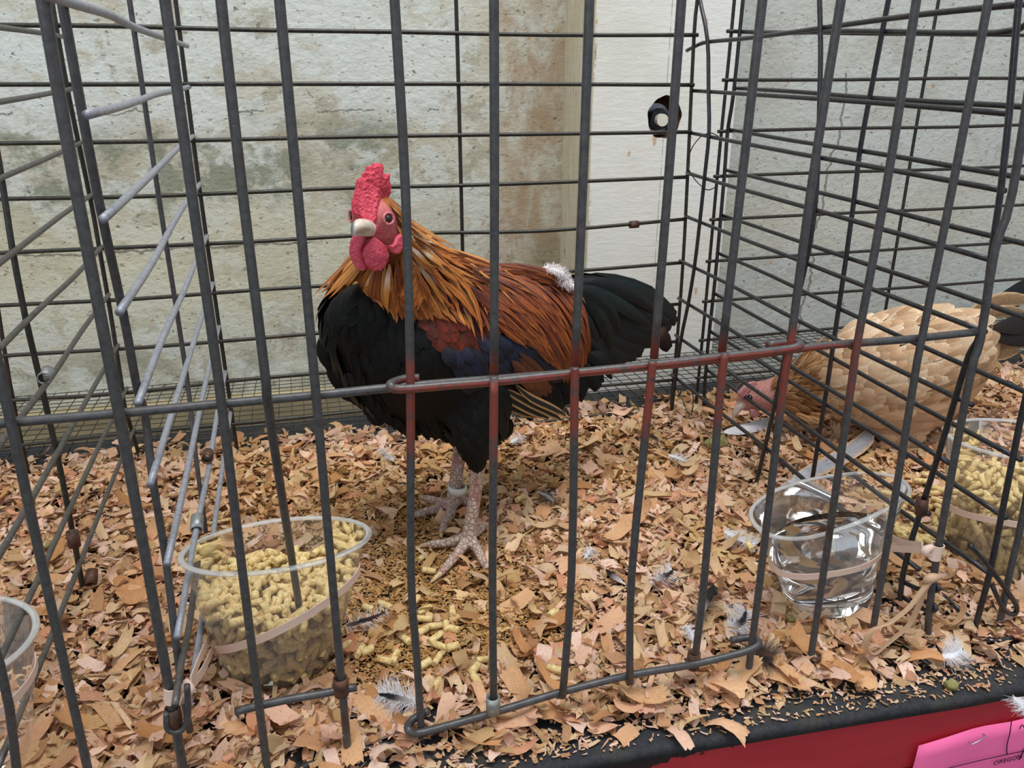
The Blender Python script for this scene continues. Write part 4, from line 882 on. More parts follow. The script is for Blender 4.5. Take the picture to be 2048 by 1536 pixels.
# ------------------------------------------------------------ cups
M_cup = mat_clear('clear_plastic', haze=.13); M_cupr = mat_clear('clear_plastic_rim', haze=.42, gl=.45, rough=.12)
M_pel = mat_pellet()
M_band = MT('pale_rubber', .5, .3); M_band.base('e6cbbb'); M_band.b.inputs['Subsurface Weight'].default_value = .1; M_band.b.inputs['Subsurface Scale'].default_value = .002; M_band = M_band.m
class Cup:
    def __init__(s, rim, base_c, base_r, levels=14, seg=72, bry=None):
        """rim: list of 3-D points going round; base circle on the mat"""
        L = rim+[rim[0]]; n = len(rim)
        # closed periodic spline sampled by angle index
        def cr(t):
            i = int(t) % n; f = t-int(t); p = [rim[(i+k-1) % n] for k in range(4)]
            return .5*((2*p[1])+(p[2]-p[0])*f+(2*p[0]-5*p[1]+4*p[2]-p[3])*f*f+(p[1]*3-p[0]-p[2]*3+p[3])*f**3)
        s.rim = [cr(n*k/seg) for k in range(seg)]; s.seg = seg
        rc = sum(s.rim, Vector())/seg; s.rc = rc; s.bc = base_c; s.base = []
        for p in s.rim:
            a = math.atan2(p.y-rc.y, p.x-rc.x); s.base.append(base_c+Vector((math.cos(a)*base_r, math.sin(a)*(bry or base_r), 0)))
    def at(s, k, t):
        """wall point: k index around (float), t 0 base .. 1 rim"""
        k0 = int(math.floor(k)) % s.seg; k1 = (k0+1) % s.seg; f = k-math.floor(k)
        a = s.base[k0].lerp(s.base[k1], f); b = s.rim[k0].lerp(s.rim[k1], f); m_ = a.lerp(b, t)
        c = s.bc.lerp(s.rc, t); return c+(m_-c)*(1+.035*math.sin(t*math.pi))
    def k_of(s, x, y, t):
        best = min(range(s.seg), key=lambda k: -((s.at(k, t)-s.bc.lerp(s.rc, t)).normalized().dot(Vector((x, y, 0))))); return best
    def build(s, name, label, group=None, extra=None):
        e = tag(empty(name, s.bc), label, 'cup', group); V, F = [], []; T = [0, .03, .06]+[i/10 for i in range(1, 11)]
        for j, t in enumerate(T):
            for k in range(s.seg):
                p = s.at(k, t)
                if j == 0: p = s.bc+(p-s.bc)*.93+Vector((0, 0, .0004))
                V.append(p)
        n = s.seg
        for j in range(len(T)-1):
            for k in range(n): F.append((j*n+k, j*n+(k+1) % n, (j+1)*n+(k+1) % n, (j+1)*n+k))
        b = len(V); V.append(s.bc+Vector((0, 0, .0025)))
        for k in range(n): F.append((b, (k+1) % n, k))
        mk('cup_wall', V, F, M_cup, e)
        V, F = [], []       # rolled rim: a closed bead
        for k in range(n):
            p = s.rim[k]; d = (p-s.rc); d.z = 0; d.normalize()
            for j in range(8): th = 2*math.pi*j/8; V.append(p+d*(.0013+.0019*math.cos(th))+Vector((0, 0, -.0008+.0011*math.sin(th))))
        for k in range(n):
            for j in range(8): F.append((k*8+j, k*8+(j+1) % 8, ((k+1) % n)*8+(j+1) % 8, ((k+1) % n)*8+j))
        mk('rim', V, F, M_cupr, e); return e
def ribbon(P, N, w, th=.0006):
    """flat band: P centre line, N width directions"""
    V, F = [], []; n = len(P)
    for i, p in enumerate(P):
        t = (P[min(i+1, n-1)]-P[max(i-1, 0)]).normalized(); a = (N[i]-t*N[i].dot(t)).normalized(); b = t.cross(a); ww = w[i] if hasattr(w, '__len__') else w
        for sx, sy in ((-1, -1), (1, -1), (1, 1), (-1, 1)): V.append(p+a*ww*.5*sx+b*th*.5*sy)
    for i in range(n-1):
        for k in range(4): F.append((i*4+k, i*4+(k+1) % 4, i*4+4+(k+1) % 4, i*4+4+k))
    F += [(3, 2, 1, 0), tuple(n*4-4+k for k in range(4))]; return V, F
def pellet_geo(r, L, seg=7):
    V, F = [], []
    for i, (z, rr) in enumerate(((-.5, .45), (-.49, .97), (-.15, 1.0), (.2, .97), (.485, .97), (.5, .45))):
        for k in range(seg): th = 2*math.pi*k/seg; j = 1+jit(.08); V.append((math.cos(th)*rr*r*j, math.sin(th)*rr*r*j, z*L*(1+jit(.07))))
    for i in range(5):
        for k in range(seg): F.append((i*seg+k, i*seg+(k+1) % seg, (i+1)*seg+(k+1) % seg, (i+1)*seg+k))
    F += [tuple(range(seg-1, -1, -1)), tuple(5*seg+k for k in range(seg))]; return V, F
PEL = []
for i in range(7):
    V, F = pellet_geo(.0024+jit(.0002), .0078+.0055*random.random()); me = bpy.data.meshes.new('feed_pellet'); me.from_pydata(V, [], F); me.polygons.foreach_set('use_smooth', [True]*len(F)); me.materials.append(M_pel); me.polygons.foreach_set('use_smooth', [abs(f.normal.z) < .6 for f in me.polygons]); PEL.append(me)
def pellet(p, q, label, group, flat=False):
    o = bpy.data.objects.new('feed_pellet', random.choice(PEL)); COL.objects.link(o); o.location = p; o.rotation_mode = 'QUATERNION'
    o.rotation_quaternion = q; return tag(o, label, 'feed pellet', group)
def rq(flat=.5):
    d = Vector((jit(1), jit(1), jit(flat))).normalized(); return d.to_track_quat('Z', 'Y')
def fill(cup, fillf, n_ind, label, group, camdir, n_stuff):
    """pellets heaped in a cup; the ones showing at the wall and on top are single objects"""
    pts = []
    def inside(k, rr, t): c = cup.bc.lerp(cup.rc, t); return c+(cup.at(k, t)-c)*rr
    tries = 0
    def ok(p, d=.0043):
        return all((p-a).length > d for a, _ in pts[-400:])
    while len(pts) < n_ind and tries < 30000:
        tries += 1; k = random.random()*cup.seg; top = random.random() < .36
        if top:
            rr = math.sqrt(random.random())*.92; p = inside(k, rr, .5); a = fillf(p.x, p.y); p = inside(k, rr, a); t = a
        else:
            c = cup.bc.lerp(cup.rc, .5); d = (cup.at(k, .5)-c).normalized()
            if d.dot(camdir) < -.15: continue
            t = .05+random.random()*.9; p = inside(k, 1-(.0034/.04), t); tt = fillf(p.x, p.y)
            if t > tt: continue
        if not ok(p): continue
        pts.append((p, top))
        if top: q = rq(.45)
        else:
            c = cup.bc.lerp(cup.rc, t); nrm = (cup.at(k, t)-c); nrm.z = 0; nrm.normalize(); tan = Vector((-nrm.y, nrm.x, 0)); a = random.random()*math.pi; q = (tan*math.cos(a)+Vector((0, 0, 1))*math.sin(a)+nrm*jit(.15)).normalized().to_track_quat('Z', 'Y')
        pellet(p, q, label, group)
    V, F = [], []
    for i in range(n_stuff):
        k = random.random()*cup.seg; rr = math.sqrt(random.random())*.88; p = inside(k, rr, .5); t = random.random()*max(.05, fillf(p.x, p.y)-.03)+.03; p = inside(k, rr, t)
        v, f = pellet_geo(.0023, .011, 6); M = rq(1).to_matrix(); o = len(V); V += [p+M@Vector(a) for a in v]; F += [tuple(j+o for j in b) for b in f]
    return V, F
camd = lambda c: (Vector((CAM.x, CAM.y, 0))-Vector((c.x, c.y, 0))).normalized()
# cup A: main feed cup
cA = Vector((-.0335, .4335, .0030)); rimA = []
zn = ony(555, 1136, .378).z; zf = ony(555, 1041, .462).z
for i in range(16):
    th = 2*math.pi*i/16; Y = .42+.042*math.sin(th); rimA.append(Vector((-.026+.0495*math.cos(th), Y, zf+(zn-zf)*(.5-.5*math.sin(th)))))
CA = Cup(rimA, cA, .033); eA = CA.build('feed_cup', 'clear plastic cup full of yellow feed pellets tied at the front of the rooster cage')
fA = lambda x, y: .63+.05*math.sin(x*70)+.10*(y-.42)/.04+jit(.03)
V, F = fill(CA, fA, 215, 'short yellow feed pellet heaped inside the clear cup in front of the rooster', 'feed pellets in the rooster\'s cup', camd(CA.rc), 420)
tag(mk('feed_pellets', V, F, M_pel, loc=cA), 'mass of feed pellets filling the inside of the cup before the rooster', 'feed', kind='stuff')
# its rubber band: round the cup and knotted to the corner bar
def band_pts(cup, ks, ts): return [cup.at(k % cup.seg, t)+((cup.at(k % cup.seg, t)-cup.bc.lerp(cup.rc, t)).normalized())*.0009 for k, t in zip(ks, ts)]
seg = CA.seg
ksA = np.linspace(-54, 8, 40); 
def tA(k):   # height of the band: low at the left front, high at the right
    th = 2*math.pi*k/seg; return .47+.24*math.cos(th+.25)
Pb = band_pts(CA, list(np.linspace(-30, 30, 50)), [tA(k) for k in np.linspace(-30, 30, 50)])
knot = ony(378, 1376, YF+.006)
bandA = tag(empty('rubber_band', knot), 'pale rubber band around the pellet cup, knotted to the left corner bar', 'rubber band')
up = Vector((0, 0, 1))
PP = spline([knot, knot.lerp(Pb[0], .5)+Vector((0, -.003, -.001)), Pb[0]], 8)[:-1]+Pb[::1]
PP = PP+spline([Pb[-1], Pb[-1].lerp(knot, .55)+Vector((0, .004, .002)), knot+Vector((.001, .002, .002))], 8)[1:]
ws = [.0048]*len(PP)
mk('loop', *ribbon(PP, [up]*len(PP), ws), M_band, bandA)
br = ony(345, 1386, YF); ring = [br+Vector((math.cos(t)*.0036, math.sin(t)*.0036, 0)) for t in [2*math.pi*i/18 for i in range(19)]]
mk('bar_loop', *ribbon(ring, [Vector((.12, 0, 1))]*19, .0085), M_band, bandA)
mk('knot', *join_geo([ribbon(spline([br+Vector((.003, -.003, .004)), knot+Vector((-.001, -.003, .001)), knot+Vector((.001, -.001, -.003)), br+Vector((.0035, -.002, -.003))], 6), [Vector((.2, 0, 1))]*19, .0055), chain3([knot+Vector((-.001, .001, .0032)), knot+Vector((0, -.001, 0)), knot+Vector((-.001, .0, -.0032))], [.0018, .0029, .0018])]), M_band, bandA)
# cup B: water
P = lambda x, y, Y: ony(x, y, Y)
rimB = [P(1816, 984, .398), P(1795, 955, .418), P(1740, 945, .430), P(1680, 949, .434), P(1610, 962, .428), P(1545, 985, .414), P(1508, 1015, .396), P(1512, 1044, .380), P(1548, 1068, .368), P(1610, 1072, .362), P(1690, 1050, .364), P(1770, 1015, .378)]
b0 = onz(1700, 1249, .0012); b1 = onz(1628, 1190, .0012); b2 = onz(1798, 1190, .0012); rB = (b2-b1).length/2; cB = Vector((b0.x+.001, b0.y+rB, .0030))
CB = Cup(rimB, cB, rB); eB = CB.build('water_cup', 'clear plastic cup of water with a squashed rim, tied at the front right')
# water body
mw = MT('water', 0.0, .5); mw.b.inputs['Transmission Weight'].default_value = 1; mw.b.inputs['IOR'].default_value = 1.33; mw.base('fbfdff')
V, F = [], []; T = [.05, .1, .2, .3, .4]; zl = P(1690, 1128, cB.y-.03).z
n = CB.seg; top = zl
for t in T+[.5]:
    for k in range(n):
        c = CB.bc.lerp(CB.rc, t); p = c+(CB.at(k, t)-c)*.975
        if t == .5:
            a = CB.at(k, .40); b = CB.at(k, .7); f = (top-a.z)/max(b.z-a.z, 1e-5); p = a.lerp(b, min(max(f, 0), 1)); c = CB.bc.lerp(CB.rc, .4+.3*f); p = c+(p-c)*.975; p.z = top
        V.append(p)
for j in range(len(T)):
    for k in range(n): F.append((j*n+k, j*n+(k+1) % n, (j+1)*n+(k+1) % n, (j+1)*n+k))
F.append(tuple(range(n-1, -1, -1))); F.append(tuple(len(T)*n+k for k in range(n)))
tag(mk('water', V, F, mw.m, loc=cB), 'clear water filling the lower half of the squashed cup', 'water')
tB = lambda k: .50-.05*math.sin(2*math.pi*k/n)+.02*math.cos(2*math.pi*k/n)
kn = ony(1848, 1100, YF+.004)
bandB = tag(empty('rubber_band', kn), 'pale rubber band around the water cup, knotted to the corner bar beside it', 'rubber band')
Pb = band_pts(CB, list(np.linspace(4, 68, 56)), [tB(k) for k in np.linspace(4, 68, 56)])
PP = spline([kn+Vector((0, .002, .002)), kn.lerp(Pb[0], .5)+Vector((0, 0, -.001)), Pb[0]], 8)[:-1]+Pb+spline([Pb[-1], Pb[-1].lerp(kn, .5), kn], 8)[1:]
mk('loop', *ribbon(PP, [up]*len(PP), .0042), M_band, bandB)
bz = ony(1872, 1103, YF+.002); ring = [bz+Vector((math.cos(t)*.0034, math.sin(t)*.0034, 0)) for t in [2*math.pi*i/18 for i in range(19)]]
mk('bar_loop', *ribbon(ring, [Vector((.1, 0, 1))]*19, .0095), M_band, bandB)
mk('knot', *chain3([kn+Vector((.003, -.002, .003)), kn+Vector((0, -.001, 0)), kn+Vector((.003, -.001, -.003))], [.0019, .0028, .0019]), M_band, bandB)
# the spare loop hanging from the same bar
b3 = tag(empty('rubber_band', ony(1858, 1160, YF-.003)), 'slack tan rubber band looped down from the corner bar below the water cup', 'rubber band')
q = [(1862, 1157, YF-.004), (1845, 1180, YF-.006), (1818, 1215, YF-.008), (1780, 1245, YF-.010), (1748, 1258, YF-.012), (1733, 1280, YF-.012), (1735, 1302, YF-.012), (1748, 1308, YF-.010), (1765, 1295, YF-.006), (1790, 1275, YF-.002), (1818, 1250, YF), (1836, 1215, YF), (1852, 1175, YF), (1864, 1160, YF)]
PP = spline([ony(*a) for a in q], 5); mb2 = MT('tan_rubber', .5, .3); mb2.base('c4a283')
mk('loop', *ribbon(PP, [Vector((.3, -.6, .5))]*len(PP), .0030, .0012), mb2.m, b3); mk('knot', *chain3([ony(1850, 1162, YF-.004), ony(1862, 1156, YF-.005), ony(1878, 1154, YF-.003)], [.0018, .0030, .0018]), mb2.m, b3)
# cup C at the right edge, cup D at the left edge
cC = Vector((.486, .408, .0012)); rimC = [Vector((.487+.057*math.cos(2*math.pi*i/12), .42+.045*math.sin(2*math.pi*i/12), .094+.006*math.cos(2*math.pi*i/12+2.5))) for i in range(12)]
CC = Cup(rimC, cC, .042); CC.build('feed_cup', 'clear plastic cup half full of feed pellets at the right edge')
V, F = fill(CC, lambda x, y: .62+.6*(x-.47)+jit(.04), 85, 'feed pellet heaped inside the cup at the right edge', 'feed pellets in the right-hand cup', camd(CC.rc), 380)
tag(mk('feed_pellets', V, F, M_pel, loc=cC), 'mass of feed pellets filling the cup at the right edge', 'feed', kind='stuff')
bandC = tag(empty('rubber_band', CC.at(36, .5)), 'pale rubber band around the pellet cup at the right edge', 'rubber band')
ks = list(np.linspace(0, 72, 73)); PP = band_pts(CC, ks, [.52-.06*math.cos(2*math.pi*(k-36)/72)+.04*math.sin(4*math.pi*k/72) for k in ks]); mk('loop', *ribbon(PP, [up]*73, .0045), M_band, bandC)
dD = ony(52, 1245, .385); cD = Vector((-.193, .375, .0012)); rimD = [Vector((-.192+.050*math.cos(2*math.pi*i/12), .378+.04*math.sin(2*math.pi*i/12), .082)) for i in range(12)]
CD = Cup(rimD, cD, .035); CD.build('water_cup', 'cloudy clear plastic cup cut off by the left edge')
bandD = tag(empty('rubber_band', CD.at(0, .6)), 'pale rubber band around the cup at the left edge', 'rubber band')
ks = list(np.linspace(0, 72, 73)); PP = band_pts(CD, ks, [.58+.14*math.cos(2*math.pi*k/72) for k in ks]); mk('loop', *ribbon(PP, [up]*73, .0045), M_band, bandD)
# spilled pellets
sp = [(737, 1221), (770, 1213), (830, 1205), (848, 1224), (848, 1243), (870, 1258), (845, 1268), (872, 1280), (893, 1260), (905, 1265), (880, 1295), (905, 1297), (850, 1330), (875, 1320), (960, 1325), (948, 1345), (872, 1378), (952, 1370), (695, 1300), (720, 1312), (735, 1310), (770, 1325), (790, 1318), (810, 1283), (845, 1118), (1106, 1240), (1112, 1362), (1496, 1114), (858, 1145), (905, 1228), (690, 1270), (1040, 1010)]
for x, y in sp:
    p = onz(x, y, .003); p.z = max(.0035, bed_h(p.x, p.y)+.003); o = pellet(p, Vector((jit(1), jit(1), jit(.08))).normalized().to_track_quat('Z', 'Y'), 'spilled yellow feed pellet lying on the mat among the crumbs before the rooster', 'spilled feed pellets')
for i in range(55):
    p = onz(1830+jit(75), 1040+jit(70), .004)
    if p.x < X3+.006: continue
    p.z = bed_h(p.x, p.y)+.004; V, F = (0, 0); pellet(p, rq(.15), 'feed pellet spilled on the bedding between the two right-hand cups', 'pellets spilled in the hen cage')

# ------------------------------------------------------------ wood shavings
M_shv = mat_shaving()
SC = [lin(c)[:3] for c in ('e4b794', 'd8a577', 'dbb085', 'e9c2a6', 'cf9c6c', 'd2a974', 'e6c79d', 'd8b98a', 'c08d5c', 'ecccb8', 'c6a26e', 'd89c78', 'ecc4ac', 'dcbe96')]
def shaving(L, W, curl, nu=6, nv=4, jag=.12, twist=0., rs=RS):
    """curled sliver with ragged ends; local coordinates"""
    u = np.linspace(-.5, .5, nu); v = np.linspace(-.5, .5, nv); U, Vv = np.meshgrid(u, v, indexing='ij')
    x = U*L; j = rs.randn(2, nv)*jag*L*.5; x[0] += j[0]; x[-1] += j[1]
    wv = 1-.25*rs.rand()*(2*U)**2; y = Vv*W*wv+rs.randn()*.1*W*U+rs.randn(nu, 1)*W*.03
    k = curl/L; ang = x*k
    X = np.where(abs(k) > 1e-3, np.sin(ang)/(k+1e-9), x); Z = np.where(abs(k) > 1e-3, (1-np.cos(ang))/(k+1e-9), 0)
    Z = Z+rs.randn()*.10*W*(2*Vv)**2+twist*U*Vv*W+rs.randn(nu, nv)*W*.02
    P = np.stack([X, y, Z], -1).reshape(-1, 3); uv = np.stack([U+.5, (Vv+.5)*W/L+rs.rand()*20], -1).reshape(-1, 2)
    uv[:, 0] = uv[:, 0]*L*80+rs.rand()*20; uv[:, 1] = uv[:, 1]+rs.rand()*9
    return P, uv
def quadidx(nu, nv): return np.array([(i*nv+j, i*nv+j+1, (i+1)*nv+j+1, (i+1)*nv+j) for i in range(nu-1) for j in range(nv-1)])
def rotm(yaw, tilt, roll):
    cy, sy = math.cos(yaw), math.sin(yaw); ct, st = math.cos(tilt), math.sin(tilt); cr, sr = math.cos(roll), math.sin(roll)
    return np.array([[cy, -sy, 0], [sy, cy, 0], [0, 0, 1]])@np.array([[ct, 0, -st], [0, 1, 0], [st, 0, ct]])@np.array([[1, 0, 0], [0, cr, -sr], [0, sr, cr]])
def blocked(x, y, z):
    for c, r in ((cA, .036), (cB, rB+.005), (cC, .048), (cD, .040)):
        if (x-c.x)**2+(y-c.y)**2 < r*r: return True
    return False
def scatter(n, xr, yr, Lr, Wr, tiltk, zmode, nu, nv, name, label, dens=None, curlk=1.6):
    VV, FF, UU, CC_ = [], [], [], []; q = quadidx(nu, nv); off = 0; c = 0; tries = 0
    while c < n and tries < n*6:
        tries += 1; x = xr[0]+(xr[1]-xr[0])*RS.rand(); y = yr[0]+(yr[1]-yr[0])*RS.rand(); h = bed_h(x, y)
        if y < edgeY(x)+.004 or blocked(x, y, 0): continue
        if dens and RS.rand() > dens(x, y, h): continue
        L = Lr[0]+(Lr[1]-Lr[0])*RS.rand()**1.7; W = min(L*.8, Wr[0]+(Wr[1]-Wr[0])*RS.rand()**1.4)
        P, uv = shaving(L, W, RS.randn()*curlk, nu, nv, .16, RS.randn()*.5)
        z = .0012+h*RS.rand()**zmode; P = P@rotm(RS.rand()*6.283, RS.randn()*tiltk, RS.randn()*tiltk).T
        P += (x, y, z); m_ = P[:, 2].min(); P[:, 2] += max(0, .0006-m_)
        VV.append(P); FF.append(q+off); off += len(P); UU.append(uv)
        col = np.array(SC[RS.randint(len(SC))])*(.82+.38*RS.rand()); col = col*.88+col.mean()*.12; old = .5+.5*noise.noise(Vector((x*7, y*7, 9)))
        if old > .55 and -.09 < x < .5 and y > .40: col = col*np.array((.93, .90, .74))    # older, yellowed bedding inside the cages
        if nu == 3 and math.hypot((x-.06)/.125, (y-.50)/.125) < 1: col = col*np.array((.80, .72, .52))    # soiled, trodden dust
        CC_.append(np.tile(np.append(np.minimum(col, 1), 1), (len(P), 1))); c += 1
    V = np.concatenate(VV); F = np.concatenate(FF); U = np.concatenate(UU); Cc = np.concatenate(CC_)
    me = bpy.data.meshes.new(name); me.vertices.add(len(V)); me.vertices.foreach_set('co', V.astype(np.float32).ravel())
    me.loops.add(F.size); me.loops.foreach_set('vertex_index', F.astype(np.int32).ravel()); me.polygons.add(len(F))
    me.polygons.foreach_set('loop_start', np.arange(0, F.size, 4, dtype=np.int32)); me.polygons.foreach_set('use_smooth', np.ones(len(F), dtype=bool)); me.update(calc_edges=True)
    l = me.uv_layers.new(name='UVMap'); l.data.foreach_set('uv', U[F.ravel()].astype(np.float32).ravel())
    a = me.color_attributes.new('col', 'FLOAT_COLOR', 'POINT'); a.data.foreach_set('color', Cc.astype(np.float32).ravel())
    me.materials.append(M_shv); o = bpy.data.objects.new(name, me); COL.objects.link(o); return tag(o, label, 'bedding', kind='stuff')
XR, YR = (-.42, .98), (.300, .785)
scatter(26000, XR, YR, (.006, .024), (.0025, .0105), .27, .75, 6, 4, 'wood_shavings', 'thick bed of curled tan and pink wood shavings covering the bench', lambda x, y, h: min(1, h/.009)*(1.0 if y < .62 else .85))
scatter(900, (.05, .6), (.295, .335), (.0012, .005), (.0006, .0016), .1, 1.0, 3, 2, 'wood_crumbs', 'pale slivers sprinkled along the front edge of the mat', None, .3)
scatter(42000, XR, (.300, .74), (.0014, .0072), (.0009, .0036), .22, 1.0, 3, 2, 'wood_crumbs', 'fine broken crumbs of wood shavings on the black mat', lambda x, y, h: .35 if h < .0006 else 1, .6)
_b = blocked
_bh = bed_h
def _under(x, y, h): return 1 if _b(x, y, 0) else 0
blocked = lambda x, y, z: False
bed_h = lambda x, y: .0012
for c_, r_ in ((cA, .04), (cB, rB+.006), (cC, .046), (cD, .038)):
    scatter(260, (c_.x-r_, c_.x+r_), (c_.y-r_, c_.y+r_), (.006, .018), (.003, .010), .035, 1., 6, 4, 'wood_shavings', 'pressed layer of wood shavings lying underneath the '+('pellet cup before the rooster' if c_ is cA else 'squashed water cup' if c_ is cB else 'cup at the right edge' if c_ is cC else 'cup at the left edge'), _under, .3)
blocked = _b; bed_h = _bh
scatter(24000, (-.09, .20), (.36, .64), (.0010, .0042), (.0007, .0022), .2, 1.0, 3, 2, 'wood_crumbs', 'trodden fine crumbs and dust around the feet of the rooster', lambda x, y, h: 1 if math.hypot((x-.06)/.125, (y-.50)/.125) < 1.05 else 0, .5)
# the largest shavings lying on top, each an object of its own
LAB = ['broad curled wood shaving with ragged ends lying loose on top of the bedding']
BIG = []
def big_mesh(L, W, curl, c):
    P, uv = shaving(L, W, curl, 8, 9, .085, RS.randn()*.5); q = quadidx(8, 9); me = bpy.data.meshes.new('wood_shaving'); me.from_pydata(P.tolist(), [], q.tolist()); me.polygons.foreach_set('use_smooth', [True]*len(q))
    l = me.uv_layers.new(name='UVMap'); l.data.foreach_set('uv', uv[q.ravel()].astype(np.float32).ravel())
    a = me.color_attributes.new('col', 'FLOAT_COLOR', 'POINT'); a.data.foreach_set('color', np.tile(np.append(c, 1), (len(P), 1)).astype(np.float32).ravel()); me.materials.append(M_shv); return me
for i in range(34): BIG.append(big_mesh(.018+.014*RS.rand(), .006+.007*RS.rand(), RS.randn()*1.5, np.array(SC[RS.randint(len(SC))])*(.92+.2*RS.rand())))
cnt = 0; tries = 0
while cnt < 262 and tries < 9000:
    tries += 1; x = -.25+.95*RS.rand(); y = .325+.40*RS.rand()**1.4; h = bed_h(x, y)
    if h < .0035 or y < edgeY(x)+.012 or blocked(x, y, 0) or blocked(x, y+.006, 0): continue
    o = bpy.data.objects.new('wood_shaving', BIG[RS.randint(len(BIG))]); COL.objects.link(o); o.location = (x, y, h*.9+.003); o.rotation_euler = (RS.randn()*.25, RS.randn()*.25, RS.rand()*6.28)
    tag(o, LAB[0], 'wood shaving', 'large loose wood shavings'); cnt += 1
def hero(x, y, L, W, curl, col, yaw, label, tilt=(0.1, .1), z=.006):
    me = big_mesh(L, W, curl, np.array(lin(col)[:3])); o = bpy.data.objects.new('wood_shaving', me); COL.objects.link(o); p = onz(x, y, z); o.location = p; o.rotation_euler = (tilt[0], tilt[1], yaw); return tag(o, label, 'wood shaving')
hero(1445, 1360, .030, .013, -1.0, 'edc397', 2.25, 'long pale plank-like shaving leaning against the ferrule at the door\'s right end', (.35, .3), .010)
hero(1455, 1440, .026, .010, -1.8, 'e9bd98', 2.3, 'arched peach shaving on the mat edge below the door', (.2, .1), .006)
hero(1355, 1460, .026, .008, -1.2, 'ecc5ae', 1.75, 'long pink shaving hanging over the black mat edge', (.1, .2), .005)
hero(1290, 1410, .022, .010, .8, 'eebfa9', 1.2, 'pink shaving lying crosswise under the door rail', (.3, .1), .007)
hero(1125, 1300, .036, .018, .4, 'e3a587', .1, 'large flat salmon shaving behind the door\'s second bar', (.15, .05), .008)
hero(1600, 1240, .034, .012, 1.2, 'e0a27c', 2.4, 'salmon shaving tucked against the foot of the water cup', (.4, .2), .008)
hero(255, 1440, .036, .010, .3, 'd8a070', -.25, 'long tan shaving lying flat left of the corner bar', (.1, .1), .010)
hero(95, 1505, .030, .020, -.8, 'e0b88a', .9, 'wide cream shaving at the bottom left corner', (.2, .3), .014)
hero(630, 1470, .028, .014, .9, 'dcab80', 1.1, 'broad tan shaving below the feed cup', (.3, .1), .008)
hero(700, 990, .020, .009, .9, 'e3a27c', .2, 'single orange leaf-shaped shaving lying on the trodden floor behind the feed cup', (.1, .1), .004)
hero(965, 830, .024, .012, 2.6, 'd9a872', 1.4, 'rolled up shaving curl lying under the rooster', (.3, .1), .008)

# ------------------------------------------------------------ loose feathers
def loose(name, pts, wd, mat, label, prof='round', z=.008, camber=.25, fuzz=0, fcol=None):
    P = [onz(x, y, max(z+dz, bed_h(*onz(x, y, z)[:2])+.004) if not fixed else dz) for x, y, dz in pts for fixed in (False,)]
    P = spline(P, 3); V, F, U = feather_geo(P, [Vector((0, -.4, 1))]*len(P), wd*(.35 if fuzz else 1), prof, camber); t = tag(empty('feather', P[0]), label, 'feather'); mk('vane', V, F, mat, t, uvs=U)
    mk('quill', *tube_geo([P[0]-(P[1]-P[0])*1.2]+P[:-2], .0004, 5), M_quill, t)
    if fuzz: barbs(P, wd*1.25, int(fuzz*2.2), fcol or M_down, 'down', t, .00011)
M_quill = mat_simple('quill', 'd8d2c8', 'efe9e0', 100, .4); M_down = mat_simple('white_down', 'dcdce2', 'f2f2f6', 100, .8); M_ddown = mat_simple('dark_down', '2a2624', '4a4442', 100, .8)
F_white = mat_feather('white_grey_feather', [(0, 'f0f0f2'), (.6, 'd9d9e0'), (1, 'b8bcc6')], .7, .3, .3)
F_grey = mat_feather('grey_wing_feather', [(0, 'd9dbe2'), (.25, 'a4a5ad'), (1, '918f93')], .6, .3, .35, edge=('c9a98c', .6, .85)); F_grey2 = F_grey
F_dark = mat_feather('dark_loose_feather', [(0, 'd8d4d2'), (.35, '8b8482'), (.55, '1c1718'), (1, '0f0d0e')], .6, .3, .4)
F_brown = mat_feather('brown_black_loose_feather', [(0, '8a7060'), (.4, '1a1412'), (1, '5a2a16')], .6, .3, .5)
loose('f', [(1575, 965, 0), (1620, 945, .002), (1680, 915, .006), (1725, 885, .012), (1742, 862, .018)], .016, F_grey, 'long grey wing feather with buff edge lying in front of the hen', 'quill', .010)
loose('f', [(1448, 865, .004), (1480, 860, .006), (1520, 850, .008), (1545, 838, .01)], .013, F_white, 'pale grey feather under the beak of the hen', 'quill')
loose('f', [(1022, 885, 0), (1032, 878, .003), (1042, 870, .006)], .010, F_white, 'small white downy feather behind the rooster, left of its near leg line', 'thin', fuzz=60)
loose('f', [(1338, 910, 0), (1352, 914, .002), (1372, 922, .003)], .008, F_white, 'small white curled feather near the right partition', 'round', fuzz=40)
loose('f', [(1450, 1062, 0), (1468, 1072, .003), (1492, 1084, .003), (1510, 1090, .002)], .013, F_white, 'fluffy white feather just left of the water cup', 'thin', fuzz=110)
loose('f', [(1170, 1115, 0), (1178, 1105, .002), (1184, 1096, .003)], .006, F_white, 'tiny grey down tuft by the third door bar', 'thin', fuzz=50)
loose('f', [(1300, 1165, .002), (1320, 1155, .005), (1338, 1148, .007), (1345, 1140, .008)], .013, F_dark, 'white feather with a black tip behind the door', 'round', fuzz=60)
loose('f', [(1395, 1240, .004), (1405, 1215, .008), (1418, 1190, .012), (1428, 1172, .014)], .017, F_dark, 'upright dusky feather with dark tip between the last two door bars', 'round', fuzz=70, fcol=M_ddown)
loose('f', [(1455, 1258, .002), (1470, 1250, .005), (1485, 1240, .008), (1492, 1222, .012)], .016, F_dark, 'grey downy feather with dark edge by the door\'s right hook', 'round', fuzz=110)
loose('f', [(1490, 1300, .002), (1510, 1300, .003), (1530, 1306, .003), (1545, 1312, .002)], .018, F_brown, 'black tufted feather beside the door\'s right hook', 'round', fuzz=130, fcol=M_ddown)
loose('f', [(1390, 1285, .001), (1385, 1270, .003), (1376, 1252, .005)], .007, F_white, 'white wispy down tuft left of the last door bar', 'thin', fuzz=70)
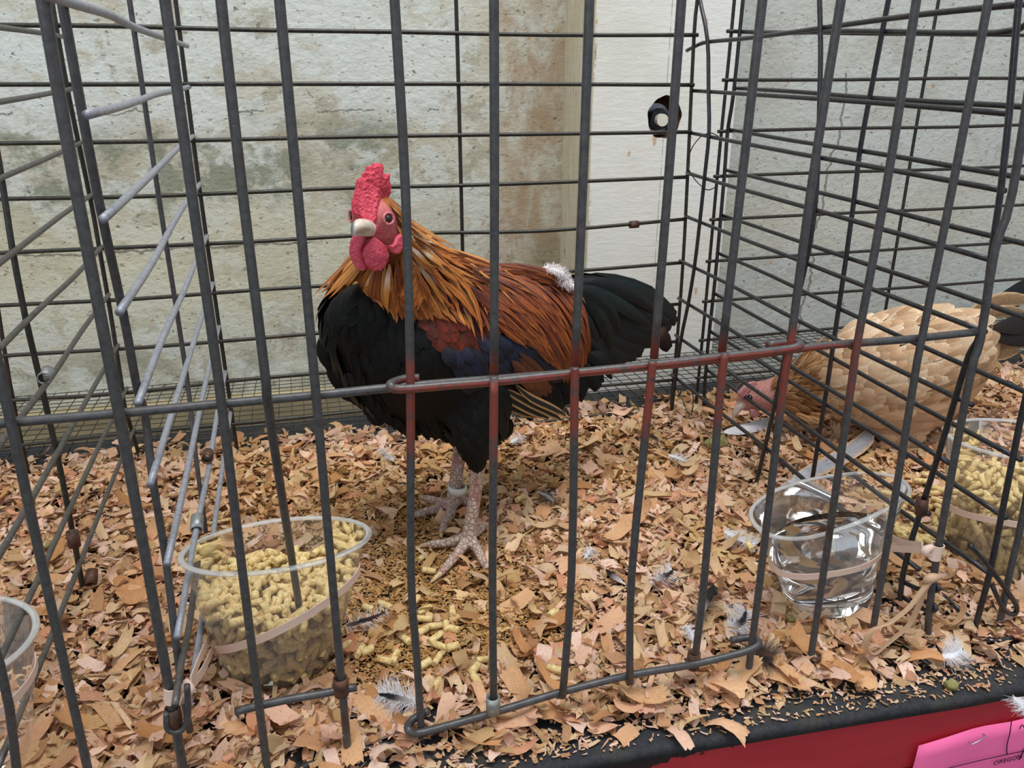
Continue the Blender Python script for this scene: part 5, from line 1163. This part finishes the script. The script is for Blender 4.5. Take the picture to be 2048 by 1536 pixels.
loose('f', [(832, 1405, .001), (805, 1398, .003), (780, 1392, .003), (758, 1388, .002)], .014, F_dark, 'black and white downy feather beside the door\'s left hook', 'round', fuzz=150)
loose('f', [(690, 1252, .002), (715, 1245, .003), (745, 1235, .003), (775, 1222, .003)], .011, F_brown, 'dark feather with a rusty tip lying right of the feed cup', 'hackle', fuzz=50)
loose('f', [(1080, 985, 0), (1095, 992, .004), (1108, 1005, .006)], .012, F_grey2, 'crumpled brown-grey feather tuft between the first and second door bars', 'round', fuzz=70, fcol=M_ddown)
loose('f', [(785, 920, 0), (772, 908, .003), (762, 898, .004)], .007, F_grey2, 'small grey feather scrap left of the rooster\'s legs', 'thin', fuzz=50)
loose('f', [(1885, 1312, .001), (1905, 1310, .003), (1925, 1300, .004)], .012, F_white, 'grey down tuft on the mat edge at the right', 'thin', fuzz=130)
loose('f', [(1318, 885, .002), (1310, 875, .003), (1296, 866, .003)], .004, F_brown, 'small black feather sliver near the back right corner', 'hackle')
loose('f', [(1245, 1165, .001), (1225, 1150, .003), (1212, 1138, .003)], .005, F_dark, 'thin dark quill feather behind the door', 'hackle')
# droppings
M_drop = mat_simple('dropping', '6f6a3c', '9a9262', 150, .8, .2, 0, .6, dist=.002)
for x, y, r, lab in ((1430, 905, .012, 'large crumbly olive dropping in the back right corner of the rooster cage'), (1905, 1368, .006, 'yellow-green dropping on the mat edge at the right'), (1250, 1066, .004, 'small olive dropping behind the second door bar'), (1575, 1258, .005, 'pale dropping at the foot of the water cup'), (105, 1125, .004, 'small green dropping in the left cage')):
    p = onz(x, y, .004); p.z = bed_h(p.x, p.y)+.002; g = []
    for i in range(7 if r > .01 else 3): g.append(chain3([p+Vector((jit(r*.7), jit(r*.6), jit(r*.2)+r*.25)) for _ in range(3)], [r*.28, r*.36, r*.22], 8))
    tag(fuse('dropping', g, .0011, M_drop, None, 2, None, lambda v: noise.noise(v*400)*.0008), lab, 'dropping')

# ------------------------------------------------------------ pink card on the front board
cY = lambda x: edgeY(x)+.0025-.0012
def cardpt(px, py, dy=0):
    p = ony(px, py, .296)
    for _ in range(4): p = ony(px, py, cY(p.x)+dy)
    return p
card = tag(empty('entry_card', cardpt(1900, 1500)), 'bright pink printed entry card stapled to the red front board', 'card')
m = MT('pink_card', .65, .3); m.base('ff74ae'); M_card = m.m
tl, tm, tr = cardpt(1838, 1492, -.0015), cardpt(1980, 1452, -.0012), cardpt(2048, 1436, -.0012)
ex = (tr-tl); ex.y = 0; exn = ex.normalized(); dn = Vector((-.07, 0, -1)); W, Hh = .125, .085
rows, cols_ = 8, 14; V, F = [], []
for i in range(rows+1):
    for j in range(cols_+1):
        p = tl+exn*W*j/cols_+dn*Hh*i/rows; p.z += .0022*math.sin(math.pi*min(1, j/cols_*2.1))*(1-i/rows); p.y = cY(p.x)-.0012-.0014*math.sin(j*.9+.4)*(.4+.6*i/rows)**1-.0006*math.sin(i*.8); V.append(p)
for i in range(rows):
    for j in range(cols_): F.append((i*(cols_+1)+j, i*(cols_+1)+j+1, (i+1)*(cols_+1)+j+1, (i+1)*(cols_+1)+j))
cs = mk('sheet', V, F, M_card, card); sm = cs.modifiers.new('s', 'SOLIDIFY'); sm.thickness = .0003; sm.offset = 1
M_ink = mat_simple('black_ink', '2a0f24', None, 10, .7, .2, 0, 0)
def cp(px, py): return cardpt(px, py, -.0034)
def ink(name, pts, wd): P = spline([cp(*a) for a in pts], 5); n = len(P); return mk(name, *ribbon(P, [Vector((-(P[min(i+1, n-1)]-P[max(i-1, 0)]).z, 0, (P[min(i+1, n-1)]-P[max(i-1, 0)]).x)) for i in range(n)], wd, .0002), M_ink, card)
ink('ruled_line', [(1895, 1537), (1960, 1521), (2048, 1502), (2120, 1486)], .00045)
ink('pen_stroke', [(2023, 1441), (2020, 1465), (2014, 1490), (2014, 1510)], .0006)
ink('pen_stroke', [(2050, 1495), (2044, 1508), (2038, 1520)], .0008); ink('pen_stroke', [(2039, 1458), (2044, 1450), (2049, 1456)], .0006)
def txt(body, px, py, size, skew=0):
    c = bpy.data.curves.new('lettering', 'FONT'); c.body = body; c.size = size; c.extrude = .00005; c.space_character = 1.06
    o = bpy.data.objects.new('t', c); COL.objects.link(o); dg = bpy.context.evaluated_depsgraph_get(); me = bpy.data.meshes.new_from_object(o.evaluated_get(dg)); bpy.data.objects.remove(o)
    me.materials.clear(); me.materials.append(M_ink); r = bpy.data.objects.new('lettering', me); COL.objects.link(r); p = cp(px, py); L = wloc(card)
    a = math.atan2((cp(px+60, py-15)-p).z, (cp(px+60, py-15)-p).x)
    for v in me.vertices:
        x, y = v.co.x, v.co.y; q = p+Vector((x*math.cos(a)-y*math.sin(a), -v.co.z*1, x*math.sin(a)+y*math.cos(a))); q.y = cY(q.x)-.0034-v.co.z; v.co = q-L
    r.parent = card; return r
txt('OREGON STATE FAIR', 1986, 1531, .0047); txt('SALEM', 2040, 1546, .0045)
P0, P1_ = cp(1944, 1489), cp(1973, 1474)
tube('staple', [P0+Vector((0, .003, -.0002)), P0, P1_, P1_+Vector((0, .003, 0))], .00042, M_steel, card, 6)
# a fluffy feather caught on the front board
loose('f', [(2030, 1395, 0), (2045, 1410, .001), (2060, 1425, 0)], .012, F_white, 'pink-grey down clinging to the mat edge above the pink card', 'thin', z=.001, fuzz=120)
